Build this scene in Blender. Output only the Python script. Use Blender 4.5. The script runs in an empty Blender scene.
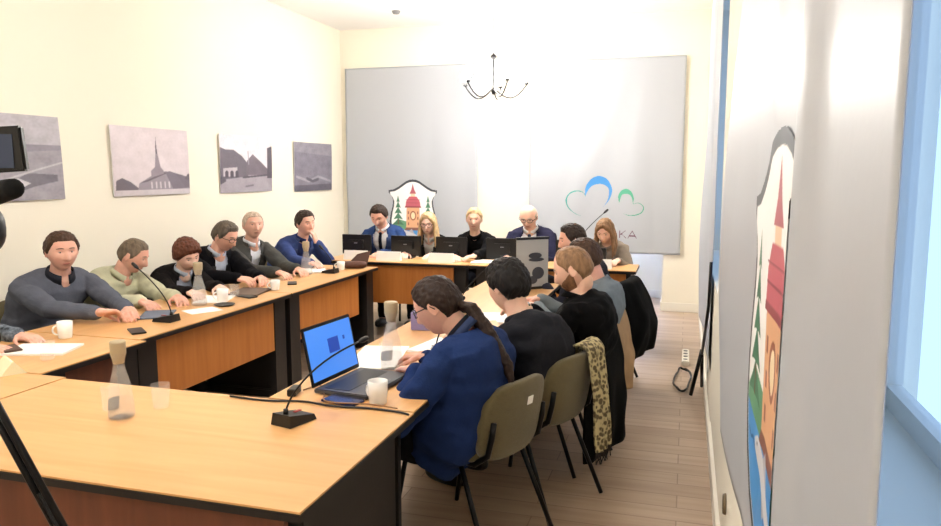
import bpy, bmesh, math, random
import numpy as np
from mathutils import Vector, Matrix, noise
random.seed(7); np.random.seed(7)
SC = bpy.context.scene
COL = SC.collection
R = math.radians
# ------------------------------------------------------------------ camera, light, exposure
PITCH = math.atan(91/735); YAW = math.atan(218/(735*math.cos(PITCH)+91*math.sin(PITCH)))
fw = Vector((-math.sin(YAW)*math.cos(PITCH), math.cos(YAW)*math.cos(PITCH), -math.sin(PITCH)))
rt = Vector((math.cos(YAW), math.sin(YAW), 0)); up = rt.cross(fw)
cd = bpy.data.cameras.new('camera'); cam = bpy.data.objects.new('camera', cd); COL.objects.link(cam)
cd.sensor_width = 36; cd.lens = 735/941*36; cd.clip_start = .02
m = Matrix((rt, up, -fw)).transposed().to_4x4(); m.translation = Vector((0, 0, 1.6)); cam.matrix_world = m
SC.camera = cam
w = bpy.data.worlds.new('world'); SC.world = w; w.use_nodes = True
w.node_tree.nodes['Background'].inputs[0].default_value = (.40, .62, 1.0, 1)
w.node_tree.nodes['Background'].inputs[1].default_value = .55
SC.view_settings.view_transform = 'Standard'; SC.view_settings.look = 'None'
SC.view_settings.gamma = 1; SC.view_settings.use_curve_mapping = False
SC.view_settings.exposure = 1.75
BULB = 15.0        # watts of one chandelier bulb
ad = bpy.data.lights.new('alcove_daylight', 'AREA'); ad.energy = 40; ad.color = (.55, .66, 1.0); ad.shape = 'RECTANGLE'; ad.size = 1.0; ad.size_y = 1.4
ao_ = bpy.data.objects.new('alcove_daylight', ad); COL.objects.link(ao_); ao_.location = (-.9, 9.95, 1.6); ao_.rotation_euler = (math.radians(-90), 0, 0)
# ------------------------------------------------------------------ materials
def srgb(c):
    return tuple(((v/255)/12.92 if v/255 <= .04045 else (((v/255)+.055)/1.055)**2.4) for v in c)
MATS = {}
def mat(name, c, rough=.6, metal=0, bump=0, scale=60, var=0, vscale=8, trans=0, ior=1.45, sss=0, emit=0, stretch=(1,1,1), sheen=0, spec=.5):
    if name in MATS: return MATS[name]
    m = bpy.data.materials.new(name); m.use_nodes = True; MATS[name] = m
    nt = m.node_tree; b = nt.nodes['Principled BSDF']; c = srgb(c)
    b.inputs['Base Color'].default_value = (*c, 1); b.inputs['Roughness'].default_value = rough
    b.inputs['Metallic'].default_value = metal; b.inputs['IOR'].default_value = ior
    b.inputs['Specular IOR Level'].default_value = spec
    if trans: b.inputs['Transmission Weight'].default_value = trans
    if sss: b.inputs['Subsurface Weight'].default_value = sss; b.inputs['Subsurface Scale'].default_value = .02
    if sheen: b.inputs['Sheen Weight'].default_value = sheen
    if emit: b.inputs['Emission Color'].default_value = (*c, 1); b.inputs['Emission Strength'].default_value = emit
    tc = nt.nodes.new('ShaderNodeTexCoord'); mp = nt.nodes.new('ShaderNodeMapping'); mp.inputs['Scale'].default_value = stretch
    nt.links.new(tc.outputs['Object'], mp.inputs[0])
    if var:
        n = nt.nodes.new('ShaderNodeTexNoise'); n.inputs['Scale'].default_value = vscale; n.inputs['Detail'].default_value = 4
        r = nt.nodes.new('ShaderNodeValToRGB'); r.color_ramp.elements[0].position = .3; r.color_ramp.elements[1].position = .7
        r.color_ramp.elements[0].color = (*[v*(1-var) for v in c], 1); r.color_ramp.elements[1].color = (*[min(1, v*(1+var)) for v in c], 1)
        nt.links.new(mp.outputs[0], n.inputs['Vector']); nt.links.new(n.outputs['Fac'], r.inputs[0]); nt.links.new(r.outputs[0], b.inputs['Base Color'])
    if bump:
        n = nt.nodes.new('ShaderNodeTexNoise'); n.inputs['Scale'].default_value = scale; n.inputs['Detail'].default_value = 3
        bp = nt.nodes.new('ShaderNodeBump'); bp.inputs['Strength'].default_value = bump; bp.inputs['Distance'].default_value = .01
        nt.links.new(mp.outputs[0], n.inputs['Vector']); nt.links.new(n.outputs['Fac'], bp.inputs['Height']); nt.links.new(bp.outputs[0], b.inputs['Normal'])
    return m
def vcol_mat(name, rough=.6):
    if name in MATS: return MATS[name]
    m = bpy.data.materials.new(name); m.use_nodes = True; MATS[name] = m
    a = m.node_tree.nodes.new('ShaderNodeVertexColor'); a.layer_name = 'Col'
    b = m.node_tree.nodes['Principled BSDF']; b.inputs['Roughness'].default_value = rough
    m.node_tree.links.new(a.outputs['Color'], b.inputs['Base Color'])
    return m
M_wall = mat('cream_paint', (238,232,216), .85, bump=.05, scale=40)
M_ceil = mat('white_ceiling', (244,242,240), .9)
M_trim = mat('white_trim', (235,230,218), .5)
M_black = mat('black_laminate', (20,17,17), .45)
M_blackp = mat('black_plastic', (16,16,18), .4)
M_grayp = mat('grey_plastic', (120,120,122), .5)
M_metal = mat('dark_metal', (24,23,24), .35, metal=.6)
M_steel = mat('steel', (170,170,172), .3, metal=1)
M_white = mat('white_ceramic', (244,243,240), .25)
M_paper = mat('white_paper', (243,242,238), .8)
M_eyew = mat('eye_white', (172,154,146), .3)
M_iris = mat('eye_iris', (45,35,30), .3)
M_lens = mat('lens_glass', (235,240,245), .05, trans=.9)
M_glass = mat('clear_glass', (250,252,252), .04); M_glass.node_tree.nodes['Principled BSDF'].inputs['Alpha'].default_value = .11
M_water = mat('water', (240,246,248), .02); M_water.node_tree.nodes['Principled BSDF'].inputs['Alpha'].default_value = .06
M_tumb = mat('thin_glass', (250,252,252), .04); M_tumb.node_tree.nodes['Principled BSDF'].inputs['Alpha'].default_value = .09
M_pane = mat('window_glass', (250,252,255), .0, trans=1, ior=1.01)
M_bulb = mat('bulb_glass', (255,248,235), .4, emit=25)
def wood(name, c1, c2, axis, rough=.35):
    m = mat(name, c1, rough)
    nt = m.node_tree; b = nt.nodes['Principled BSDF']
    tc = nt.nodes.new('ShaderNodeTexCoord'); mp = nt.nodes.new('ShaderNodeMapping')
    s = [9, 9, 9]; s[axis] = .8; mp.inputs['Scale'].default_value = s
    n = nt.nodes.new('ShaderNodeTexNoise'); n.inputs['Scale'].default_value = 2.2; n.inputs['Detail'].default_value = 6; n.inputs['Distortion'].default_value = .6
    r = nt.nodes.new('ShaderNodeValToRGB'); r.color_ramp.elements[0].position = .3; r.color_ramp.elements[1].position = .7
    r.color_ramp.elements[0].color = (*srgb(c1), 1); r.color_ramp.elements[1].color = (*srgb(c2), 1)
    nt.links.new(tc.outputs['Object'], mp.inputs[0]); nt.links.new(mp.outputs[0], n.inputs['Vector']); nt.links.new(n.outputs['Fac'], r.inputs[0]); nt.links.new(r.outputs[0], b.inputs['Base Color'])
    return m
M_topx = wood('beech_top_along_x', (210,158,100), (224,174,116), 0, .32)
M_topy = wood('beech_top_along_y', (210,158,100), (224,174,116), 1, .32)
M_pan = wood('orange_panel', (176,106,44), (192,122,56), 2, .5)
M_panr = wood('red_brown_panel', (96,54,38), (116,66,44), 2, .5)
# floor planks
M_floor = bpy.data.materials.new('laminate_floor'); M_floor.use_nodes = True
nt = M_floor.node_tree; b = nt.nodes['Principled BSDF']; b.inputs['Roughness'].default_value = .38
tc = nt.nodes.new('ShaderNodeTexCoord'); br = nt.nodes.new('ShaderNodeTexBrick')
br.inputs['Scale'].default_value = 1; br.inputs['Brick Width'].default_value = 1.3; br.inputs['Row Height'].default_value = .14
br.inputs['Mortar Size'].default_value = .003; br.inputs['Color1'].default_value = (*srgb((176,152,128)), 1); br.inputs['Color2'].default_value = (*srgb((196,174,152)), 1)
br.inputs['Mortar'].default_value = (*srgb((150,128,108)), 1)
mp = nt.nodes.new('ShaderNodeMapping'); mp.inputs['Scale'].default_value = (1.2, 14, 1)
n = nt.nodes.new('ShaderNodeTexNoise'); n.inputs['Scale'].default_value = 1.5; n.inputs['Detail'].default_value = 5
mx = nt.nodes.new('ShaderNodeMix'); mx.data_type = 'RGBA'; mx.blend_type = 'MULTIPLY'; mx.inputs[0].default_value = .55
rp = nt.nodes.new('ShaderNodeValToRGB'); rp.color_ramp.elements[0].position = .35; rp.color_ramp.elements[0].color = (.74,.69,.64,1); rp.color_ramp.elements[1].position = .62; rp.color_ramp.elements[1].color = (1,1,1,1)
L_ = nt.links.new
L_(tc.outputs['Object'], br.inputs['Vector']); L_(tc.outputs['Object'], mp.inputs[0]); L_(mp.outputs[0], n.inputs['Vector']); L_(n.outputs['Fac'], rp.inputs[0])
L_(br.outputs['Color'], mx.inputs[6]); L_(rp.outputs[0], mx.inputs[7]); L_(mx.outputs[2], b.inputs['Base Color'])
# ------------------------------------------------------------------ mesh helpers
def V(*a): return Vector(a)
def frame_z(d):
    d = d.normalized(); a = V(0,0,1) if abs(d.z) < .9 else V(1,0,0)
    x = a.cross(d).normalized(); return x, d.cross(x)
class MB:
    def __init__(s): s.v = []; s.f = []; s.mi = []
    def add(s, vs, fs, mi=0):
        o = len(s.v); s.v += [Vector(p) for p in vs]; s.f += [tuple(i+o for i in f) for f in fs]; s.mi += [mi]*len(fs); return s
    def box(s, c, d, rot=None, mi=0, bev=0):
        bm = bmesh.new(); bmesh.ops.create_cube(bm, size=1)
        for v in bm.verts: v.co = Vector((v.co.x*d[0], v.co.y*d[1], v.co.z*d[2]))
        if bev: bmesh.ops.bevel(bm, geom=bm.edges[:], offset=bev, segments=2, affect='EDGES')
        M = (rot.to_4x4() if rot else Matrix()); c = Vector(c)
        bm.verts.index_update(); s.add([M @ v.co + c for v in bm.verts], [[v.index for v in f.verts] for f in bm.faces], mi); bm.free(); return s
    def b2(s, x0, x1, y0, y1, z0, z1, mi=0, bev=0): return s.box(((x0+x1)/2, (y0+y1)/2, (z0+z1)/2), (abs(x1-x0), abs(y1-y0), abs(z1-z0)), mi=mi, bev=bev)
    def rings(s, rings, mi=0, cap=True, closed=True):
        n = len(rings[0]); fs = []
        for i in range(len(rings)-1):
            for j in range(n if closed else n-1):
                k = (j+1) % n; fs.append((i*n+j, i*n+k, (i+1)*n+k, (i+1)*n+j))
        if cap: fs += [tuple(range(n))[::-1], tuple(range((len(rings)-1)*n, len(rings)*n))]
        return s.add([p for r in rings for p in r], fs, mi)
    def tube(s, pts, rad, seg=12, mi=0, rnd=False, flat=1):
        pts = [Vector(p) for p in pts]; n = len(pts)
        if not hasattr(rad, '__len__'): rad = [rad]*n
        rad = list(rad); P = list(pts); T = []
        for i in range(n): T.append((pts[min(i+1, n-1)]-pts[max(i-1, 0)]).normalized())
        if rnd:
            a, b_ = [], []
            for k in range(3):
                t = k*math.pi/6; a.append((P[0]-T[0]*rad[0]*math.cos(t), rad[0]*max(math.sin(t), .02), T[0]))
                b_.insert(0, (P[-1]+T[-1]*rad[-1]*math.cos(t), rad[-1]*max(math.sin(t), .02), T[-1]))
            al = a+list(zip(P, rad, T))+b_
        else: al = list(zip(P, rad, T))
        x, y = frame_z(T[0]); rs = []
        for p, r, t in al:
            x = (x-t*x.dot(t)).normalized(); y = t.cross(x)
            rs.append([p+x*math.cos(q)*r+y*math.sin(q)*r*flat for q in [2*math.pi*j/seg for j in range(seg)]])
        return s.rings(rs, mi)
    def lathe(s, prof, c, seg=24, mi=0, M=None):
        rs = []
        for r, z in prof:
            ring = [V(math.cos(a)*max(r, 1e-4), math.sin(a)*max(r, 1e-4), z) for a in [2*math.pi*j/seg for j in range(seg)]]
            rs.append([(M @ p if M else p)+Vector(c) for p in ring])
        return s.rings(rs, mi)
    def ell(s, c, r, M=None, mi=0, nu=20, nv=14, e1=1, e2=1):
        def pw(v, e): return math.copysign(abs(v)**e, v)
        rs = []
        for i in range(nv+1):
            a = -math.pi/2+math.pi*i/nv; a = max(min(a, math.pi/2-.02), -math.pi/2+.02); ring = []
            for j in range(nu):
                t = 2*math.pi*j/nu
                p = V(r[0]*pw(math.cos(a), e1)*pw(math.cos(t), e2), r[1]*pw(math.cos(a), e1)*pw(math.sin(t), e2), r[2]*pw(math.sin(a), e1))
                ring.append((M @ p if M else p)+Vector(c))
            rs.append(ring)
        return s.rings(rs, mi)
    def prism(s, out, z0, z1, M=None, mi=0):
        n = len(out); vs = [V(x, y, z) for z in (z0, z1) for x, y in out]
        if M: vs = [M @ v for v in vs]
        return s.add(vs, [tuple(range(n))[::-1], tuple(range(n, 2*n))]+[(i, (i+1) % n, n+(i+1) % n, n+i) for i in range(n)], mi)
    def mesh(s, name, off=None):
        me = bpy.data.meshes.new(name)
        o = Vector(off) if off is not None else V(0,0,0)
        me.from_pydata([tuple(p-o) for p in s.v], [], s.f); me.polygons.foreach_set('material_index', s.mi)
        bm = bmesh.new(); bm.from_mesh(me); bmesh.ops.recalc_face_normals(bm, faces=bm.faces[:]); bm.to_mesh(me); bm.free()
        return me
    def build(s, name, mats, parent=None, smooth=False, loc=None):
        """vertices are world coordinates unless local=True; they are stored relative to the parent"""
        off = parent.location if parent and not parent.parent else (parent.parent.location if parent else (loc or (0,0,0)))
        me = s.mesh(name, off)
        for m_ in (mats if isinstance(mats, (list, tuple)) else [mats]): me.materials.append(m_)
        o = link(name, me, parent)
        if not parent and loc: o.location = loc
        if smooth: shade(me)
        return o
def shade(me, ang=None):
    me.polygons.foreach_set('use_smooth', [True]*len(me.polygons))
    if ang:
        try: me.set_sharp_from_angle(angle=R(ang))
        except Exception: pass
def link(name, me, parent=None):
    o = bpy.data.objects.new(name, me); COL.objects.link(o)
    if parent: o.parent = parent
    return o
def tag(o, label, cat, group=None):
    o['label'] = label; o['category'] = cat
    if group: o['group'] = group
    return o
def thing(name, label, cat, loc, group=None):
    o = bpy.data.objects.new(name, None); COL.objects.link(o); o.location = loc; o.empty_display_size = .1
    return tag(o, label, cat, group)
def struct(name, mb, m_, smooth=False, parent=None):
    o = mb.build(name, m_, parent, smooth)
    if not parent: o['kind'] = 'structure'
    return o
def copytree(o, loc, label, group=None, rz=None, parent=None):
    c = o.copy(); COL.objects.link(c)
    if parent: c.parent = parent
    else:
        c.location = loc
        if rz is not None: c.rotation_euler = (0, 0, rz)
        c['label'] = label
        if group: c['group'] = group
    for ch in list(o.children): copytree(ch, None, None, parent=c)
    return c
def remesh(name, mb, voxel, off, smooth=2, wrinkle=0, wscale=9, seed=0, cut=None):
    me = mb.mesh('tmp'); o = bpy.data.objects.new('tmp', me); COL.objects.link(o)
    r = o.modifiers.new('r', 'REMESH'); r.mode = 'VOXEL'; r.voxel_size = voxel
    if smooth: q = o.modifiers.new('s', 'SMOOTH'); q.iterations = smooth; q.factor = .5
    bpy.context.view_layer.update(); dg = bpy.context.evaluated_depsgraph_get()
    out = bpy.data.meshes.new_from_object(o.evaluated_get(dg)); out.name = name
    bpy.data.objects.remove(o); bpy.data.meshes.remove(me)
    n = len(out.vertices); co = np.empty(n*3, 'f'); out.vertices.foreach_get('co', co); co = co.reshape(-1, 3)
    if wrinkle:
        no = np.empty(n*3, 'f'); out.vertices.foreach_get('normal', no); no = no.reshape(-1, 3)
        d = np.array([noise.noise((p[0]*wscale+seed, p[1]*wscale, p[2]*wscale*1.9)) + .5*noise.noise((p[0]*wscale*2.3, p[1]*wscale*2.3+seed, p[2]*wscale*3)) for p in co.tolist()])
        d = np.where(d > 0, d, -np.abs(d)**.7*.9)
        co = co + no*(d*wrinkle)[:, None]
    if cut:
        mask = cut(co); idx = np.nonzero(mask)[0]
        out.vertices.foreach_set('co', (co-np.array(off, 'f')).astype('f').ravel())
        bm = bmesh.new(); bm.from_mesh(out); bm.verts.ensure_lookup_table()
        bmesh.ops.delete(bm, geom=[bm.verts[i] for i in idx], context='VERTS'); bm.to_mesh(out); bm.free()
    else: out.vertices.foreach_set('co', (co-np.array(off, 'f')).astype('f').ravel())
    out.materials.clear(); shade(out); out.update(); return out
# ------------------------------------------------------------------ painted flat decals (colour belongs to the print itself)
def inpoly(px, py, poly):
    res = np.zeros(px.shape, bool); n = len(poly)
    for i in range(n):
        x1, y1 = poly[i]; x2, y2 = poly[(i+1) % n]
        if y1 == y2: continue
        c = ((y1 > py) != (y2 > py)) & (px < (x2-x1)*(py-y1)/(y2-y1)+x1); res ^= c
    return res
def segdist(px, py, a, b_):
    ax, ay = a; bx, by = b_; dx, dy = bx-ax, by-ay; l = dx*dx+dy*dy+1e-12
    t = np.clip(((px-ax)*dx+(py-ay)*dy)/l, 0, 1); return np.hypot(px-ax-t*dx, py-ay-t*dy), t
def raster(layers, px, py):
    col = np.zeros((*px.shape, 4))
    for L in layers:
        if L[0] == 'poly': mk = inpoly(px, py, L[1])
        elif L[0] == 'fn': mk = L[1](px, py)
        else:
            mk = np.zeros(px.shape, bool); pts, wd = L[1], L[3]
            for i in range(len(pts)-1):
                d, t = segdist(px, py, pts[i], pts[i+1]); w0 = wd[i] if hasattr(wd, '__len__') else wd; w1 = wd[i+1] if hasattr(wd, '__len__') else wd
                mk |= d < (w0+(w1-w0)*t)/2
        c = srgb(L[2]) if L[2] is not None else None
        if c is None: col[mk] = 0
        else: col[mk] = (*c, 1)
    return col
def paint(name, layers, x0, x1, y0, y1, step, surf, parent, off, mat_, drop=True, tone=None):
    nx = max(2, int((x1-x0)/step[0])); ny = max(2, int((y1-y0)/step[1]))
    xs = np.linspace(x0, x1, nx+1); ys = np.linspace(y0, y1, ny+1); X, Y = np.meshgrid(xs, ys)
    acc = 0
    for ox in (-.25, .25):
        for oy in (-.25, .25): acc = acc+raster(layers, X+ox*step[0], Y+oy*step[1])
    a = acc[..., 3:4]; colr = acc[..., :3]/np.maximum(a, 1e-6); a = a[..., 0]/4
    if tone is not None: colr = tone(X, Y, colr)
    P = surf(X, Y)-np.array(off)
    idx = np.arange((nx+1)*(ny+1)).reshape(ny+1, nx+1)
    q = np.stack([idx[:-1, :-1], idx[:-1, 1:], idx[1:, 1:], idx[1:, :-1]], -1)
    if drop:
        k = np.minimum(np.minimum(a[:-1, :-1], a[1:, 1:]), np.minimum(a[1:, :-1], a[:-1, 1:])) > .3; q = q[k]
    q = q.reshape(-1, 4)
    me = bpy.data.meshes.new(name); me.from_pydata(P.reshape(-1, 3).tolist(), [], q.tolist())
    ca = me.color_attributes.new('Col', 'FLOAT_COLOR', 'POINT')
    ca.data.foreach_set('color', np.concatenate([colr.reshape(-1, 3), np.ones((colr.shape[0]*colr.shape[1], 1))], 1).astype('f').ravel())
    bm = bmesh.new(); bm.from_mesh(me); bmesh.ops.delete(bm, geom=[v for v in bm.verts if not v.link_faces], context='VERTS'); bm.to_mesh(me); bm.free()
    me.materials.append(mat_); shade(me); return link(name, me, parent)

# ================================================================== THE ROOM
XL, XR, YF, YB, ZC = -4.28, .18, 8.7, -2.2, 3.37
struct('floor', MB().b2(XL-.2, 1.0, YB-.2, YF+1.2, -.1, 0), M_floor)
struct('ceiling', MB().b2(XL-.2, 1.0, YB-.2, YF+1.2, ZC, ZC+.1), M_ceil)
struct('wall_left', MB().b2(XL-.2, XL, YB, YF, 0, ZC), M_wall)
struct('wall_back', MB().b2(XL-.2, 1.0, YB-.2, YB, 0, ZC), M_wall)
# far wall: alcove (deep recess with a window) behind the logo banner
AX0, AX1, AZ = -1.55, -.25, 2.55
mb = MB().b2(XL-.2, AX0, YF, YF+.2, 0, ZC).b2(AX1, 1.0, YF, YF+.2, 0, ZC).b2(AX0, AX1, YF, YF+.2, AZ, ZC)
mb.b2(AX0-.1, AX0, YF+.2, YF+.9, 0, AZ+.1).b2(AX1, AX1+.1, YF+.2, YF+.9, 0, AZ+.1).b2(AX0, AX1, YF+.2, YF+.9, AZ, AZ+.1)
mb.b2(AX0-.1, AX1+.1, YF+.9, YF+1.0, 0, .8).b2(AX0-.1, AX1+.1, YF+.9, YF+1.0, 2.3, AZ+.1).b2(AX0-.1, AX0+.15, YF+.9, YF+1.0, .8, 2.3).b2(AX1-.15, AX1+.1, YF+.9, YF+1.0, .8, 2.3)
struct('wall_far', mb, M_wall)
def window(name, c0, c1, z0, z1, axis, at):
    fr = MB(); t = .06
    def bb(a0, a1, za, zb, d=.05):
        if axis == 'x': fr.b2(a0, a1, at-d/2, at+d/2, za, zb)
        else: fr.b2(at-d/2, at+d/2, a0, a1, za, zb)
    mid = (c0+c1)/2
    for a in (c0, c1-t, mid-t/2): bb(a, a+t, z0, z1)
    for z in (z0, z1-t, z0+(z1-z0)*.68): bb(c0, c1, z, z+t, .045)
    o = struct(name, fr, M_trim)
    g = MB()
    if axis == 'x': g.b2(c0+.01, c1-.01, at-.004, at+.004, z0+.01, z1-.01)
    else: g.b2(at-.004, at+.004, c0+.01, c1-.01, z0+.01, z1-.01)
    g.build('pane', M_pane, o)
    return o
window('window_1', AX0+.15, AX1-.15, .8, 2.3, 'x', YF+.95)
# right wall with two window niches
N1, N2 = (.32, 2.42), (4.25, 6.75); ZS, ZT = .92, 2.95
mb = MB()
edges = [YB, N1[0], N1[1], N2[0], N2[1], YF+.2]
for i in (0, 2, 4): mb.b2(XR, XR+.5, edges[i], edges[i+1], 0, ZC)
for a, c in (N1, N2): mb.b2(XR, XR+.5, a, c, 0, ZS).b2(XR, XR+.5, a, c, ZT, ZC)
struct('wall_right', mb, M_wall)
window('window_2', N1[0], N1[1], ZS, ZT, 'y', XR+.42)
window('window_3', N2[0], N2[1], ZS, ZT, 'y', XR+.42)
struct('baseboard_right', MB().b2(XR-.018, XR, YB, 4.5, 0, .11).b2(XR-.018, XR, 4.5, YF, 0, .07), M_trim)
struct('baseboard_far', MB().b2(XL, AX0, YF-.018, YF, 0, .1).b2(AX1, XR-.02, YF-.018, YF, 0, .1).b2(AX0, AX1, YF+.882, YF+.9, 0, .1).b2(AX1-.015, AX1, YF, YF+.88, 0, .1), M_trim)
struct('baseboard_left', MB().b2(XL, XL+.018, YB, YF-.02, 0, .1), M_trim)

# ------------------------------------------------------------------ chandeliers
def chandelier(loc, rot, label, power=1.0):
    t = thing('chandelier', label, 'chandelier', loc, None); x, y, z = loc    # z = arm level
    mb = MB().lathe([(.0, 0), (.012, .0), (.022, .03), (.012, .07), (.011, .33), (.03, .345), (.032, .36), (.01, .38), (.004, .39)], (x, y, z-.02), 16)
    mb.build('stem', M_metal, t, True)
    MB().tube([(x, y, z+.35), (x, y, ZC-.05)], .004, 8).build('chain', M_steel, t)
    MB().lathe([(.0, -.06), (.03, -.05), (.055, -.01), (.06, 0)], (x, y, ZC), 20).build('ceiling_rose', M_steel, t, True)
    for k in range(5):
        a = rot+k*2*math.pi/5; d = V(math.cos(a), math.sin(a), 0)
        pts = []
        for i in range(9):
            u = i/8; pts.append(V(x, y, z)+d*(.02+.30*u)+V(0, 0, .03-.10*math.sin(u*math.pi*.9)+.075*u*u))
        arm = MB().tube(pts, .007, 8); e = pts[-1]
        arm.lathe([(0, 0), (.022, .005), (.024, .012), (.012, .02), (.012, .05), (0, .05)], e, 12)
        ao = arm.build('arm', M_metal, t, True)
        MB().ell(e+V(0, 0, .10), (.042, .042, .055)).build('bulb', M_bulb, ao, True)
        ld = bpy.data.lights.new('bulb_light', 'POINT'); ld.energy = BULB*power; ld.color = (1, .97, .94); ld.shadow_soft_size = .06
        lo = bpy.data.objects.new('bulb_light', ld); COL.objects.link(lo); lo.location = e+V(0, 0, .10)
    return t
chandelier((-1.83, 7.0, 2.36), .35, 'lit five-arm chandelier hanging before the grey banners', 1.5)
chandelier((-1.95, 2.4, 2.62), .1, 'lit five-arm chandelier hanging over the near table, above the frame', .62)
chandelier((-1.95, -1.0, 2.62), .5, 'lit five-arm chandelier at the rear of the room, behind the viewer', .4)
tag(MB().lathe([(.0, -.035), (.035, -.03), (.045, -.01), (.05, 0), (0, 0)], (-3.17, 7.85, ZC), 20).build('smoke_detector', M_grayp, smooth=True), 'small grey smoke detector on the white ceiling', 'detector')

# ------------------------------------------------------------------ banners
M_ban = mat('grey_satin_banner', (178,182,189), .40, bump=.04, scale=30)
M_print = vcol_mat('banner_print', .45); M_photo = vcol_mat('photo_print', .5)
def ss(a, b_, x): t = np.clip((x-a)/(b_-a), 0, 1); return t*t*(3-2*t)
def far_surf(x0, x1, z0, z1, seed, off=0):
    def f(X, Z):
        u = (X-x0)/(x1-x0); v = (Z-z0)/(z1-z0); k = np.clip(1-v, 0, 1)
        cx = .75 if seed == 2 else .72
        ang = (u-cx)/(k*.9+.12)
        d = .012*k**1.6*np.sin(ang*11+seed)+.010*k*np.sin(u*7+seed*2)*np.exp(-((v-.45)/.4)**2)
        return np.stack([X, YF-.04-np.abs(d)-d-off+0*X, Z+0*X], -1)
    return f
def right_surf(y0, y1, z0, z1, bulge, off=0, seed=0, lift=0.0, shear=0.0):
    # u: 0 at the near edge, 1 at the far edge
    def f(S, Z):
        u = (S-y0)/(y1-y0); v = (Z-z0)/(z1-z0); k = np.clip(1-v, 0, 1)
        d = bulge*np.clip(u-.66, 0, 1)*2.9*np.exp(-((v-.28)/.34)**2)+.010*k*np.abs(np.sin(u*6+v*3+seed))+.018*np.exp(-(((u-.42)-.12*v)/.035)**2)*np.exp(-((v-.68)/.22)**2)
        if seed == 0: d = d+.028*np.exp(-((u-.222)/.034)**2)*(1-ss(.46, .72, v))*(.5+.5*ss(-.1, .2, v))
        return np.stack([XR-.012-d-off+0*S, S+shear*k*u, Z+lift*k*u+0*S], -1)
    return f
def banner(name, label, surf, a0, a1, z0, z1, n=(60, 70)):
    xs = np.linspace(a0, a1, n[0]); zs = np.linspace(z0, z1, n[1]); X, Z = np.meshgrid(xs, zs)
    P = surf(X, Z); o0 = P[0, 0].copy(); me = bpy.data.meshes.new('sheet')
    idx = np.arange(n[0]*n[1]).reshape(n[1], n[0]); q = np.stack([idx[:-1, :-1], idx[:-1, 1:], idx[1:, 1:], idx[1:, :-1]], -1).reshape(-1, 4)
    t = thing(name, label, 'banner', tuple(map(float, o0)))
    me.from_pydata((P-o0).reshape(-1, 3).tolist(), [], q.tolist()); shade(me); me.materials.append(M_ban)
    o = link('sheet', me, t); s = o.modifiers.new('thickness', 'SOLIDIFY'); s.thickness = .002; s.offset = 0
    return t, o0
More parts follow.
